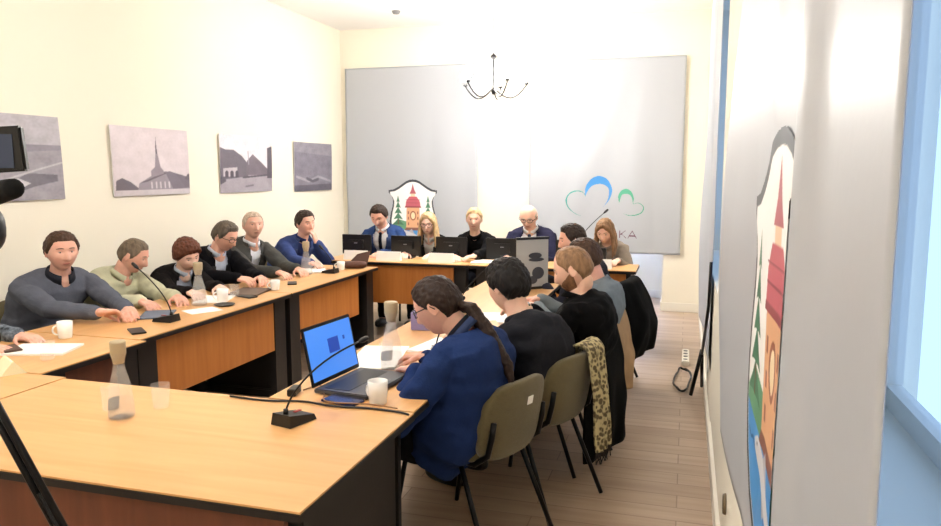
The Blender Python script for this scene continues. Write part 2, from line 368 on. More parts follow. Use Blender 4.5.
def crest(s0):
    """layers of the town crest, x to the viewer's right, y up from the crest's top (0) to -0.95"""
    R_ = [(0,0),(.045,-.005),(.09,-.022),(.14,-.055),(.20,-.095),(.26,-.125),(.33,-.135),(.325,-.17),(.29,-.21),(.27,-.26),(.275,-.33),(.30,-.42),(.315,-.52),(.31,-.62),(.28,-.72),(.22,-.82),(.12,-.90),(0,-.95)]
    out = R_+[(-x, y) for x, y in R_[::-1][1:-1]]
    def sc(k): return [(x*k, -.475+(y+.475)*k) for x, y in out]
    L = [('poly', sc(1.0), (62,66,74)), ('poly', sc(.93), (246,246,246))]
    ins = sc(.92)
    def clip(poly, c): return ('fn', lambda px, py, p=poly: inpoly(px, py, p) & inpoly(px, py, ins), c)
    L.append(clip([(-.4,-.60),(-.2,-.57),(-.05,-.60),(.1,-.57),(.25,-.62),(.4,-.60),(.4,-1),(-.4,-1)], (78,150,215)))
    L.append(clip([(-.32,-.60),(-.20,-.50),(-.02,-.545),(.02,-.56),(.14,-.52),(.28,-.56),(.32,-.60),(.2,-.63),(.05,-.61),(-.1,-.63)], (104,158,124)))
    for cx in (-.2, .2):      # spruces
        for k in range(5):
            y = -.20-k*.072; wd = .022+k*.014
            L.append(clip([(cx, y), (cx+wd, y-.088), (cx+wd*.4, y-.080), (cx-wd*.4, y-.080), (cx-wd, y-.088)], (70,124,98)))
        L.append(clip([(cx-.006, -.5), (cx+.006, -.5), (cx+.006, -.57), (cx-.006, -.57)], (110,80,60)))
    # tower
    L.append(clip([(-.085,-.34),(.085,-.34),(.095,-.62),(-.095,-.62)], (226,176,136)))
    L.append(clip([(-.105,-.335),(.105,-.335),(.11,-.355),(-.11,-.355)], (150,70,80)))
    L.append(clip([(-.10,-.335),(-.09,-.27),(-.05,-.215),(.05,-.215),(.09,-.27),(.10,-.335)], (196,98,112)))
    L.append(clip([(-.03,-.215),(-.03,-.18),(.03,-.18),(.03,-.215)], (240,210,180)))
    L.append(clip([(-.045,-.18),(-.02,-.13),(0,-.05),(.02,-.13),(.045,-.18)], (176,92,104)))
    for y in (-.255, -.295): L.append(('line', [(-.095, y), (.095, y)], (150,66,80), .005))
    L.append(clip([(.045*math.cos(a)*.9, -.455+.06*math.sin(a)) for a in np.linspace(0, 6.28, 20)], (158,92,70)))
    L.append(clip([(.030*math.cos(a)*.9, -.455+.044*math.sin(a)) for a in np.linspace(0, 6.28, 20)], (246,226,190)))
    for x in (-.062, .062):
        for y in (-.40, -.47, -.54): L.append(clip([(x-.008, y), (x+.008, y), (x+.008, y-.035), (x-.008, y-.035)], (150,86,76)))
    L.append(clip([(-.095,-.605),(.095,-.605),(.12,-.64),(-.12,-.64)], (136,90,80)))
    # waves
    for (x, y) in ((-.2,-.66),(-.06,-.68),(.12,-.66),(.2,-.72),(.05,-.74),(-.2,-.8),(.16,-.8)):
        L.append(clip([(x-.05, y), (x-.02, y-.012), (x+.01, y), (x+.04, y-.012), (x+.04, y-.020), (x+.01, y-.009), (x-.02, y-.020), (x-.05, y-.008)], (34,96,160)))
    # fish
    L.append(clip([(-.17,-.655),(-.13,-.635),(-.05,-.655),(.05,-.70),(.10,-.715),(.16,-.69),(.15,-.735),(.17,-.785),(.10,-.75),(.0,-.735),(-.1,-.70),(-.16,-.675)], (208,208,214)))
    L.append(clip([(-.06,-.655),(-.02,-.62),(.02,-.685)], (180,180,190)))
    L.append(clip([(-.05,-.715),(-.02,-.76),(.01,-.735)], (180,180,190)))
    L.append(clip([(-.14,-.652),(-.130,-.652),(-.130,-.660),(-.14,-.660)], (40,50,70)))
    return L
def shift(surf, cx, cz, flip=1, wx=1): return lambda X, Y: surf(cx+flip*X*wx, cz+Y)
# far wall, left: crest
fs = far_surf(-4.2, -2.46, .72, 2.89, 1)
t, o0 = banner('banner', 'grey banner with town crest, at the left of the far wall', fs, -4.2, -2.46, .72, 2.89)
ps = far_surf(-4.2, -2.46, .72, 2.89, 1, .004)
paint('crest', crest(0), -.34, .34, -.78, .01, (.005, .005), shift(ps, -3.30, 1.51), t, o0, M_print)
# far wall, right: logo
fs = far_surf(-1.82, -.06, .66, 2.88, 2)
t, o0 = banner('banner', 'grey banner with blue and green cloud logo, at the right of the far wall', fs, -1.82, -.06, .66, 2.88)
ps = far_surf(-1.82, -.06, .66, 2.88, 2, .004)
def lg(x, y): return (-1.37+(x-38)*.0020, 1.55-(y-60)*.00205)
def arc(pts, n=8):
    # Catmull-Rom through points
    out = []
    P = [pts[0]]+pts+[pts[-1]]
    for i in range(1, len(P)-2):
        for k in range(n):
            t_ = k/n; a, b_, c, d = P[i-1], P[i], P[i+1], P[i+2]
            out.append(tuple(.5*((2*b_[j])+(-a[j]+c[j])*t_+(2*a[j]-5*b_[j]+4*c[j]-d[j])*t_*t_+(-a[j]+3*b_[j]-3*c[j]+d[j])*t_**3) for j in (0, 1)))
    return out+[tuple(pts[-1])]
LG = []
outer = arc([lg(*p) for p in [(148,180),(150,120),(180,75),(225,57),(275,75),(303,130),(290,190),(245,245)]])
inner = arc([lg(*p) for p in [(245,243),(278,190),(283,135),(255,108),(220,104),(185,118),(160,150),(148,182)]])
LG.append(('poly', outer+inner, (72,148,216)))
def vary(pts, a, m_): n = len(pts); return [a+(m_-a)*math.sin(math.pi*i/(n-1)) for i in range(n)]
l1 = arc([lg(*p) for p in [(150,172),(135,150),(95,143),(55,160),(38,195),(50,235),(88,270),(130,286)]])
LG.append(('line', l1, (70,160,150), vary(l1, .006, .020)))
o2 = arc([lg(*p) for p in [(345,215),(338,170),(355,138),(385,128),(415,145),(428,180),(424,218)]])
i2 = arc([lg(*p) for p in [(424,216),(415,180),(400,162),(378,158),(358,170),(345,215)]])
LG.append(('poly', o2+i2, (86,170,140)))
l2 = arc([lg(*p) for p in [(425,214),(455,208),(482,228),(475,258),(445,274),(405,278),(370,268)]])
LG.append(('line', l2, (70,160,130), vary(l2, .006, .016)))
def K(x, y): return lg(x, y)
for pts in ([(352,365),(352,405)], [(384,365),(354,388)], [(362,382),(388,405)], [(400,405),(424,365),(448,405)], [(410,393),(438,393)]):
    LG.append(('line', [K(*p) for p in pts], (110,64,84), .013))
paint('logo', LG, -1.42, -.42, .82, 1.58, (.005, .005), shift(ps, 0, 0), t, o0, M_print)
# right wall, near: crest seen at a steep angle
ry0, ry1, rz0, rz1 = .665, 2.48, .74, 3.0
rs = right_surf(ry0, ry1, rz0, rz1, .055, lift=-.03, shear=.12)
t, o0 = banner('banner', 'grey banner with large town crest, hanging over the near right window', rs, ry0, ry1, rz0, rz1, (70, 80))
rp_ = right_surf(ry0, ry1, rz0, rz1, .055, .004, lift=-.03, shear=.12)
paint('crest', crest(0), -.34, .255, -.96, .01, (.004, .003), shift(rp_, 1.41, 1.69, -1, 1.25), t, o0, M_print)
# right wall, far
rs = right_surf(4.8, 6.75, .33, 3.0, .05, seed=2, shear=.0)
t, o0 = banner('banner', 'plain grey banner seen edge-on, hanging over the far right window', rs, 4.8, 6.75, .33, 3.0)

# ------------------------------------------------------------------ photographs on the left wall
def photo(y0, y1, z0, z1, layers, label, skew, tone):
    t0 = (XL, y0, z0)
    def surf(X, Z, off=.012):
        u = (X-y0)/(y1-y0); v = (Z-z0)/(z1-z0)
        return np.stack([XL+off+.010*np.abs(np.sin(u*3.1+v*2)), X+skew[0]*v, Z+skew[1]*u], -1)
    t = thing('wall_photograph', label, 'picture', t0, 'black and white photographs on the left wall')
    xs = np.linspace(y0, y1, 12); zs = np.linspace(z0, z1, 8); X, Z = np.meshgrid(xs, zs); P = surf(X, Z, .008)-np.array(t0)
    idx = np.arange(96).reshape(8, 12); q = np.stack([idx[:-1, :-1], idx[:-1, 1:], idx[1:, 1:], idx[1:, :-1]], -1).reshape(-1, 4)
    me = bpy.data.meshes.new('backing_board'); me.from_pydata(P.reshape(-1, 3).tolist(), [], q.tolist()); me.materials.append(M_paper)
    o = link('backing_board', me, t); s = o.modifiers.new('s', 'SOLIDIFY'); s.thickness = .004
    W, H = y1-y0, z1-z0
    L = [(k, ([(y0+x*W, z0+y*H) for x, y in p]), c, *( [e[0]*H] if e else [])) for k, p, c, *e in layers]
    paint('print', L, y0, y1, z0, z1, (.007, .006), lambda X, Z: surf(X, Z, .013), t, t0, M_photo, drop=False, tone=tone)
def tone_fn(seed, amp):
    def f(X, Y, c):
        n_ = np.array([[noise.noise((x*9+seed, y*14, seed))+.6*noise.noise((x*40, y*60, seed)) for x, y in zip(r, s)] for r, s in zip(X.tolist(), Y.tolist())])
        return np.clip(c*(1+amp*n_[..., None]), 0, 1)
    return f
rect = [(0,0),(1,0),(1,1),(0,1)]
photo(3.25, 4.24, 1.41, 1.98, [('poly', rect, (150,146,156)), ('poly', [(0,.62),(1,.66),(1,1),(0,1)], (176,173,182)), ('poly', [(0,.62),(.4,.70),(.7,.66),(1,.66),(1,.60),(0,.5)], (132,128,140)),
   ('poly', [(.3,.1),(.55,.2),(.7,.32),(.95,.30),(.95,.22),(.75,.16),(.5,.05)], (104,100,112)), ('line', [(.2,.05),(.6,.28),(1,.45)], (186,183,190), .02), ('poly', [(.5,.18),(.62,.26),(.72,.2),(.6,.12)], (190,188,194))],
   'black and white landscape photograph, leftmost on the wall behind the camera screen', (-.03, .0), tone_fn(1, .2))
photo(4.71, 5.62, 1.41, 1.96, [('poly', rect, (208,198,204)), ('poly', [(0,0),(1,0),(1,.08),(0,.08)], (196,188,194)), ('poly', [(.02,.08),(.03,.22),(.1,.26),(.2,.2),(.28,.12),(.3,.08)], (100,92,104)),
   ('poly', [(.28,.08),(.3,.18),(.45,.28),(.66,.36),(.9,.3),(1,.24),(1,.08)], (142,134,146)), ('poly', [(.3,.18),(.64,.34),(.72,.34),(.62,.30),(.4,.2)], (96,88,100)), ('poly', [(.66,.34),(.72,.36),(1,.26),(1,.10),(.75,.08)], (112,104,118)),
   ('poly', [(.46,.26),(.46,.36),(.52,.42),(.545,.62),(.56,.88),(.575,.62),(.60,.42),(.64,.36),(.64,.32)], (140,130,142)), ('poly', [(.55,.62),(.56,.88),(.57,.62)], (84,78,90)),
   *[('poly', [(x,.1),(x,.2),(x+.02,.2),(x+.02,.1)], (196,190,198)) for x in (.45,.51,.57,.63,.69)], ('poly', [(.93,.24),(.98,.32),(1,.32),(1,.2)], (100,92,104))],
   'black and white photograph of a church with a tall thin spire', (-.02, .0), tone_fn(2, .10))
photo(6.07, 6.98, 1.40, 1.96, [('poly', rect, (214,210,220)), ('poly', [(0,0),(1,0),(1,.3),(0,.3)], (158,152,162)), ('poly', [(0,.22),(0,.78),(.1,.74),(.25,.74),(.4,.64),(.5,.52),(.5,.28)], (104,98,110)),
   ('poly', [(.46,.3),(.5,.56),(.62,.68),(.8,.52),(.9,.42),(.92,.3)], (110,102,114)), ('poly', [(.9,.24),(.9,.8),(1,.84),(1,.24)], (84,78,90)), ('line', [(.53,.5),(.53,.72)], (150,146,156), .03),
   ('poly', [(.05,.28),(.05,.42),(.3,.44),(.3,.28)], (186,180,188)), *[('poly', [(x,.26),(x,.36),(x+.03,.39),(x+.06,.36),(x+.06,.26)], (78,72,84)) for x in (.08,.17,.26)], ('poly', [(0,.14),(0,.28),(.07,.28),(.1,.2)], (92,86,98)),
   ('line', [(.45,.1),(.6,.12)], (120,114,124), .03), ('line', [(.4,.26),(.9,.3)], (82,76,88), .03)],
   'black and white photograph of a town square with gabled houses', (.0, .0), tone_fn(3, .14))
photo(7.45, 8.36, 1.38, 1.94, [('poly', rect, (126,122,136)), ('poly', [(0,.8),(1,.74),(1,1),(0,1)], (142,138,150)), ('poly', [(0,0),(1,0),(1,.14),(0,.12)], (92,88,102)), ('line', [(.05,.3),(.35,.2),(.6,.3),(.95,.2)], (158,154,166), .05), ('line', [(.3,.26),(.45,.2),(.6,.24)], (88,84,98), .06)],
   'dark black and white panorama photograph, rightmost on the wall', (.0, .0), tone_fn(4, .22))
tag(MB().lathe([(0,-.012),(.036,-.012),(.04,-.006),(.04,0),(0,0)], (XR-.012+.012, 2.82, .35), 20, M=Matrix.Rotation(R(90), 4, 'Y')).build('wall_socket', mat('brown_bakelite', (112,96,72), .5), smooth=True), 'small round brown wall socket low on the cream pier', 'socket')

# ================================================================== TABLES
TH = .74
def table(label, x0, x1, y0, y1, along, panel=None, pmat=None, legs=True, legw=.14, ppos=None, prange=None, pz=(.36,.715)):
    t = thing('conference_table', label, 'table', ((x0+x1)/2, (y0+y1)/2, 0))
    mt = M_topx if along == 'x' else M_topy
    tp = MB().b2(x0+.003, x1-.003, y0+.003, y1-.003, TH-.006, TH, 0).build('tabletop', mt, t)
    MB().b2(x0, x1, y0, y1, TH-.030, TH-.006, 0, .002).build('edge_band', M_black, t)
    if along == 'x':
        for xa in (x0+.05, x1-.05-legw):
            xc = xa+legw/2
            MB().b2(xa, xa+legw, y0+.10, y0+.15, .03, TH-.03).b2(xc-.015, xc+.015, y0+.15, y1-.12, .06, TH-.03).b2(xc-.03, xc+.03, y0+.05, y1-.05, 0, .06, bev=.008).build('leg', M_black, t)
    else:
        inner = panel
        for ya in (y0+.03, y1-.03-legw):
            yc = ya+legw/2; sx = -1 if inner == 'x1' else 1; xe = x1 if inner == 'x1' else x0
            MB().b2(xe+sx*.04, xe+sx*.09, ya, ya+legw, .03, TH-.03).b2(xe+sx*.09, (x0+.1 if sx < 0 else x1-.1), yc-.015, yc+.015, .06, TH-.03).b2(x0+.05, x1-.05, yc-.03, yc+.03, 0, .06, bev=.008).build('leg', M_black, t)
    if panel and pmat:
        if panel == 'x1': MB().b2(x1-.065, x1-.045, prange[0], prange[1], *pz).build('front_panel', pmat, t)
        if panel == 'x0': MB().b2(x0+.045, x0+.065, prange[0], prange[1], *pz).build('front_panel', pmat, t)
        if panel == 'y0': MB().b2(prange[0], prange[1], y0+.06, y0+.08, *pz).build('front_panel', pmat, t)
    return t
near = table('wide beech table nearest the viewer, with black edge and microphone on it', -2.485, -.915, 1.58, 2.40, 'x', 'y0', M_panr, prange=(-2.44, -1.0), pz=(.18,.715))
MB().b2(-.99, -.97, 1.68, 2.34, .04, .71).build('end_panel', M_black, near)
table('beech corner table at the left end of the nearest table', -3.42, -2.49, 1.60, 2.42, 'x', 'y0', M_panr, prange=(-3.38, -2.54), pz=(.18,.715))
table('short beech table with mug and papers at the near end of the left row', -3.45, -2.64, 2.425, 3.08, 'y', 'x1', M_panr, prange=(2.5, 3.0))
table('beech table with orange panel, before the man in pale green', -3.43, -2.69, 3.085, 4.615, 'y', 'x1', M_pan, prange=(3.13, 4.44))
table('beech table with orange panel, farthest in the left row', -3.43, -2.69, 4.62, 6.15, 'y', 'x1', M_pan, prange=(4.79, 5.82))
table('long head table, left half, below the crest banner', -3.45, -1.94, 6.50, 7.0, 'x', 'y0', M_pan, prange=(-3.25, -2.10), pz=(.33,.715))
table('long head table, right half, below the logo banner', -1.935, -.41, 6.50, 7.0, 'x', 'y0', M_pan, prange=(-1.72, -.5), pz=(.33,.715))
table('beech table with open laptop on the right side', -1.52, -.92, 2.405, 3.95, 'y', 'x0', M_pan, prange=(2.6, 3.75))
table('beech table on the right side nearer the head table', -1.52, -.92, 3.955, 5.75, 'y', 'x0', M_pan, prange=(4.1, 5.4))

# ================================================================== CHAIRS
M_olive = mat('olive_fabric', (96,86,58), .95, bump=.4, scale=300, var=.08, vscale=60, sheen=.2)
def make_chair():
    t = thing('conference_chair', 'chair', 'chair', (0,0,0))
    M0 = MB(); M0.ell((0, .01, .455), (.235, .225, .035), e1=.45, e2=.5, nu=32)
    for v in M0.v: v.z += .012*((v.x/.235)**2)-.03*max(0, (v.y-.1)/.13)**2
    M0.build('seat', M_olive, t, True)
    M1 = MB(); M1.ell((0, 0, 0), (.208, .030, .165), e1=.5, e2=.45, nu=36, nv=20)
    for v in M1.v:
        v.x *= 1-.10*(v.z/.175 > 0)*(v.z/.175)**2
        v.y += .9*v.x*v.x; z = v.z; v.y += -.18*z; v.z = z+.600; v.y += -.265
    M1.build('backrest', M_olive, t, True)
    for s in (-1, 1):
        MB().tube([(s*.20, .17, .43), (s*.225, .25, .01)], .011, 10).build('leg', M_metal, t, True)
        MB().tube([(s*.20, -.12, .43), (s*.235, -.30, .01)], .011, 10).build('leg', M_metal, t, True)
        MB().tube([(s*.18, -.02, .425), (s*.18, -.18, .43), (s*.18, -.245, .48), (s*.18, -.265, .56), (s*.175, -.27, .62)], .010, 10, flat=1.4).build('back_support', M_metal, t, True)
    MB().tube([(-.20, .17, .425), (-.20, -.12, .425)], .010, 8).tube([(.20, .17, .425), (.20, -.12, .425)], .010, 8).tube([(-.2, .1, .42), (.2, .1, .42)], .010, 8).tube([(-.2, -.1, .42), (.2, -.1, .42)], .010, 8).build('seat_frame', M_metal, t, True)
    return t
CHAIR = make_chair(); chair_used = [False]
def chair(x, y, face, label, sticker=False):
    rz = R(face-90)
    if not chair_used[0]:
        c = CHAIR; c.location = (x, y, 0); c.rotation_euler = (0, 0, rz); c['label'] = label; chair_used[0] = True
    else: c = copytree(CHAIR, (x, y, 0), label, rz=rz)
    if sticker:
        st = MB().box((.02, -.312, .675), (.035, .003, .035), rot=Matrix.Rotation(R(10), 3, 'X')); o = st.build('sticker', M_paper); o.parent = c; o['label'] = 'small white inventory sticker'
    return c

# ================================================================== PEOPLE
def head_base(U):
    """U: n x 3 unit directions (x right, y forward, z up) -> points on the face/skull"""
    x, y, z = U[:, 0], U[:, 1], U[:, 2]
    X = .080*np.sign(x)*np.abs(x)**.92
    Y = np.where(y > 0, .094*np.abs(y)**.84, -.100*np.abs(y)**.95)
    Z = .118*z
    t = np.clip((-.05-z)/.95, 0, 1)
    X = X*(1-.30*t**1.2); Y = np.where(y < 0, Y*(1-.52*np.clip((-.15-z)/.6, 0, 1)), Y*(1-.02*t))
    X = X*(1+.04*np.exp(-((z-.35)/.3)**2)*(y < 0))
    fl = np.where(z > 0, (1-np.clip(z, 0, .98)**2)**-.07, 1); X = X*fl; Y = Y*fl
    f = (y > 0.05)*1.0; aX = np.abs(X); g = np.exp
    nose = .026*g(-(X/(.010+.10*np.clip(.02-Z, 0, .055)*1.0))**2)*np.clip((.022-Z)/.055, 0, 1)/(1+g((-.045-Z)/.0022))
    brow = .0045*g(-((Z-.028)/.010)**2)*g(-(X/.048)**4)
    eye = -.010*g(-((aX-.031)/.017)**2-((Z-.008)/.011)**2)
    lips = .0055*g(-(X/.021)**2)*(g(-((Z+.060)/.0055)**2)+g(-((Z+.071)/.006)**2))-.004*g(-(X/.025)**2-((Z+.0655)/.003)**2)
    chin = -.004*g(-(X/.025)**2-((Z+.084)/.007)**2)+.008*g(-((Z+.101)/.015)**2-(X/.026)**2)
    cheek = .004*g(-((aX-.045)/.018)**2-((Z+.025)/.018)**2)
    Y = Y+f*(nose+brow+eye+lips+chin+cheek)
    return np.stack([X, Y, Z], 1)
NU, NV = 112, 88
_lon = np.linspace(0, 2*np.pi, NU, endpoint=False); _lat = np.linspace(-np.pi/2+.02, np.pi/2-.02, NV)
_LO, _LA = np.meshgrid(_lon, _lat)
UD = np.stack([np.cos(_LA)*np.sin(_LO), np.cos(_LA)*np.cos(_LO), np.sin(_LA)], -1).reshape(-1, 3)
HB = head_base(UD)
GF = [(i*NU+j, i*NU+(j+1) % NU, (i+1)*NU+(j+1) % NU, (i+1)*NU+j) for i in range(NV-1) for j in range(NU)]+[tuple(range(NU))[::-1], tuple(range((NV-1)*NU, NV*NU))]
def lerp(a, b_, t): return a+(b_-a)*t
def ss(a, b_, x): t = np.clip((x-a)/(b_-a), 0, 1); return t*t*(3-2*t)
def hair_offsets(style):
    az = np.degrees(np.abs(np.arctan2(UD[:, 0], UD[:, 1]))); z = UD[:, 2]
    nz = np.array([noise.noise((u[0]*9, u[1]*9, u[2]*4+len(style))) for u in UD.tolist()])
    line = np.interp(az, [0, 30, 50, 62, 75, 88, 96, 105, 130, 180], [.62, .62, .56, .30, .05, -.16, .14, -.10, -.50, -.55])
    th = .011
    if style in ('short', 'short2'): th = .012; 
    if style == 'buzz': th = .005
    if style == 'receding': line = np.interp(az, [0, 20, 38, 55, 75, 88, 96, 105, 130, 180], [.80, .84, .80, .45, .22, -.12, .20, -.10, -.50, -.55]); th = .007
    if style == 'wavy': th = .020
    if style == 'crop': line = np.interp(az, [0, 30, 50, 62, 75, 88, 96, 105, 130, 180], [.55, .55, .45, .25, .02, -.20, -.05, -.30, -.62, -.68]); th = .019
    if style in ('bowl', 'bob', 'sleek'): line = np.interp(az, [0, 30, 50, 62, 75, 88, 100, 130, 180], [.50, .46, .30, .12, -.05, -.25, -.30, -.60, -.66]); th = .020
    if style == 'long': line = np.interp(az, [0, 12, 40, 60, 80, 100, 180], [.60, .62, .30, .0, -.5, -.8, -.8]); th = .016
    if style == 'tied': line = np.interp(az, [0, 30, 50, 62, 75, 88, 96, 110, 130, 180], [.62, .58, .40, .28, .14, -.05, .10, -.20, -.50, -.6]); th = .010
    if style == 'none': return None
    d = (z-line)
    off = np.where(d > 0, th*ss(0, .22, d)+.0015, -.010)
    if style in ('bald_fringe', 'grey_crop'):
        top = np.interp(az, [0, 50, 70, 100, 180], [-.9, -.5, .30, .50, .62]) if style == 'bald_fringe' else np.interp(az, [0, 50, 180], [1, 1, 1])
        if style == 'bald_fringe': off = np.where((z < top) & (d > 0), .004, -.01)
        else: off = np.where(d > 0, .005, -.01)
    if style == 'receding':   # thin crown
        off = np.where(off > 0, off*(1-.5*np.exp(-(((UD[:, 0])/.35)**2+((UD[:, 1]+.35)/.35)**2+((z-.85)/.3)**2))), off)
    if style in ('bowl', 'bob'): off = np.where(off > 0, off+.006*ss(.1, .7, z), off)
    off = np.where(off > 0, off*(1+.30*nz)+.0015*nz, off)
    return off
SKIN = {'a': (226,176,156), 'b': (236,192,170), 'c': (220,168,148), 'd': (240,200,182)}
def skinmat(k): return mat('skin_'+k, SKIN[k], .55, sss=.12, var=.05, vscale=25, spec=.3)
def cloth(name, c, var=.10): return mat(name, c, .92, bump=.25, scale=120, var=var, vscale=14 if var < .5 else 38, spec=.12)
def hairmat(name, c): return mat('hair_'+name, c, .55, bump=.6, scale=90, var=.35, vscale=50, stretch=(1, 1, .25), spec=.3)
def person(label, hip, face, head, hyaw, hpitch=10, hroll=0, neck=None, back=.06, hands=(), build=1.0, skin='a', hair='short', haircol=('brown', (70,50,38)),
           outfit='sweater', col=('x', (80,80,90)), shirt=None, tie=None, glasses=False, beard=None, bulk=.022, vox=.0048, pants=('dark_trousers', (28,28,34)), seat=.50, elbow=None, extra=None, wr=.010, sc=1.0, lean_back=0):
    F = V(math.cos(R(face)), math.sin(R(face)), 0); Lr = V(F.y, -F.x, 0)      # Lr: person's right
    hip3 = V(hip[0], hip[1], seat); head = Vector(head); root = thing('person', label, 'person', (hip[0], hip[1], 0)); off = root.location
    hf = V(math.cos(R(hyaw)), math.sin(R(hyaw)), 0)
    HM = Matrix.Rotation(R(hyaw-90), 4, 'Z') @ Matrix.Rotation(R(-hpitch), 4, 'X') @ Matrix.Rotation(R(hroll), 4, 'Y')
    HM3 = HM.to_3x3()
    if neck is None: neck = head+HM3 @ V(0, -.045, -.10)+V(0, 0, -.052)-F*.012
    N = Vector(neck)
    P0 = hip3+V(0, 0, -.02); mid = (P0+N)/2-F*back
    def spine(t): return P0*(1-t)**2+mid*2*t*(1-t)+N*t*t if False else (P0*(1-t)**2+(2*mid-(P0+N)/2)*2*t*(1-t)+N*t*t)
    ts = [0, .08, .22, .40, .58, .74, .86, .925, .965, 1.0]
    ws = [.15, .175, .175, .160, .172, .188, .190, .165, .105, .064]
    ds = [.11, .135, .125, .115, .122, .125, .112, .092, .066, .056]
    def frame(t):
        d = (spine(min(t+.03, 1.02))-spine(t-.03)).normalized(); f = (F-d*F.dot(d)).normalized(); return spine(t), d, f
    def wd(t): return np.interp(t, ts, ws)*build*sc, np.interp(t, ts, ds)*build*sc
    NE = 2.4
    def torso(mb, inf, t0=0, t1=1.0):
        rs = []
        for i in range(25):
            t = t0+(t1-t0)*i/24; c, d, f = frame(t); a, b_ = wd(t); a += inf; b_ += inf; ring = []
            for j in range(32):
                q = 2*math.pi*j/32; cx, sy = math.cos(q), math.sin(q)
                ring.append(c+Lr*(a*math.copysign(abs(cx)**(2/NE), cx))+f*(b_*math.copysign(abs(sy)**(2/NE), sy)))
            rs.append(ring)
        mb.rings(rs)
    def surf(t, lat, inf):
        c, d, f = frame(t); a, b_ = wd(t); a += inf; b_ += inf
        y = b_*max(0, 1-(abs(lat)/a)**NE)**(1/NE); return c+Lr*lat+f*y
    def strip(name, m_, t0, t1, l0, l1, inf, thick=.004, n=14, k=5):
        mb = MB(); rs = []
        for i in range(n+1):
            t = lerp(t0, t1, i/n); a, b_ = l0(t), l1(t)
            top = [surf(t, lerp(a, b_, j/k), inf) for j in range(k+1)]; bot = [surf(t, lerp(a, b_, j/k), inf-thick) for j in range(k+1)][::-1]
            rs.append(top+bot)
        mb.rings(rs); return mb.build(name, m_, root, True)
    # arms
    sh_t = .865; c, d, f = frame(sh_t); a, b_ = wd(sh_t); arms = []
    for i, h in enumerate(hands):
        s = h[0]; tgt = Vector(h[1]); hd = Vector(h[2]).normalized(); pn = Vector(h[3]).normalized() if len(h) > 3 and h[3] is not None else V(0,0,-1)
        curl = h[4] if len(h) > 4 else .5
        S = c+Lr*s*(a*.90)+V(0,0,-.01)-F*0
        wrist = tgt-hd*.09
        l1, l2 = .30*sc*build**.3, .265*sc*build**.3
        D = wrist-S; L = D.length
        if L > l1+l2-.01:
            k = L/(l1+l2-.01); l1 *= k; l2 *= k
            if k > 1.15: print('REACH', label[:30], s, round(k, 2))
        u = D.normalized(); pole = (V(0,0,-1)+Lr*s*.55-F*.15) if not (elbow and elbow.get(s)) else Vector(elbow[s])
        pole = (pole-u*pole.dot(u)).normalized(); ca = (l1*l1+L*L-l2*l2)/(2*l1*L); ca = max(-1, min(1, ca))
        E_ = S+u*l1*ca+pole*l1*math.sqrt(max(0, 1-ca*ca))
        arms.append((S, E_, wrist, hd, pn, curl, s))
    def hand(mb, wrist, hd, pn, curl, s):
        pn = (pn-hd*pn.dot(hd)).normalized(); side = hd.cross(pn).normalized()*(1 if s > 0 else -1)   # towards the thumb
        # right hand palm down: thumb to the person's left
        side = -side if False else side
        k = sc*.98
        for w_ in (-.030, -.012, .008, .028): mb.tube([wrist+side*w_*.6*k, wrist+hd*.045*k+side*w_*k, wrist+hd*.088*k+side*w_*k], [.017*k, .0145*k, .011*k], 10, rnd=True, flat=1)
        lens = [.062, .074, .078, .070]; poss = [-.034, -.0125, .010, .032]
        for w_, ln in zip(poss, lens):
            p = wrist+hd*.088*k+side*w_*k*1.05; an = 0; pts = [p-hd*.012*k, p]; q = p
            for j, fr in enumerate((.45, .30, .25)):
                an += curl*(.55, .65, .5)[j]; q = q+(hd*math.cos(an)+pn*math.sin(an))*ln*fr*k; pts.append(q)
            mb.tube(pts, [.0092*k, .0092*k, .0086*k, .008*k, .0070*k], 10, rnd=True)
        p = wrist+hd*.022*k+side*.028*k; q1 = p+(hd*.55+side*.75+pn*.25).normalized()*.040*k; q2 = q1+(hd*.85+side*.30+pn*.4).normalized()*.032*k; q3 = q2+(hd*.9+pn*.5*curl-side*.1).normalized()*.024*k
        mb.tube([p, q1, q2, q3], [.015*k, .0115*k, .010*k, .0078*k], 10, rnd=True)
    # legs
    legs = []
    for s in (-1, 1):
        h0 = hip3+Lr*s*.085+V(0,0,-.02)-F*.02; kn = h0+F*.43*sc+Lr*s*.03; kn.z = seat+.01; an = V(kn.x, kn.y, .09)-F*(.05-.02*s)+F*.04; legs.append((h0, kn, an))
    # ---- skin body
    mb = MB(); torso(mb, -.016, 0, 1.0)
    for S, E_, W, hd, pn, cu, s in arms:
        mb.tube([S, lerp(S, E_, .5), E_, lerp(E_, W, .4), W, W+hd*.02], [.040, .038, .034, .033, .026, .024], 14, rnd=True); hand(mb, W, hd, pn, cu, s)
    for h0, kn, an in legs: mb.tube([h0, lerp(h0, kn, .5), kn, lerp(kn, an, .35), an, an+F*.12+V(0,0,-.045)], [.08, .07, .052, .052, .034, .028], 12, rnd=True)
    hb = head+HM3 @ V(0, -.030, -.075)
    mb.tube([N-V(0,0,.04), N, lerp(N, hb, .5), hb], [.060*build, .056*build**.6, .053*build**.5, .056], 18, rnd=True)
    Hs = V(1, 1, 1)*sc; hv = [HM3 @ Vector(p*sc)+head for p in HB.tolist()] if False else None
    HP = HB*sc*np.array([build**.35, 1, 1]); hm = np.array(HM3); HW = HP @ hm.T+np.array(head)
    mb.add(HW.tolist(), GF)
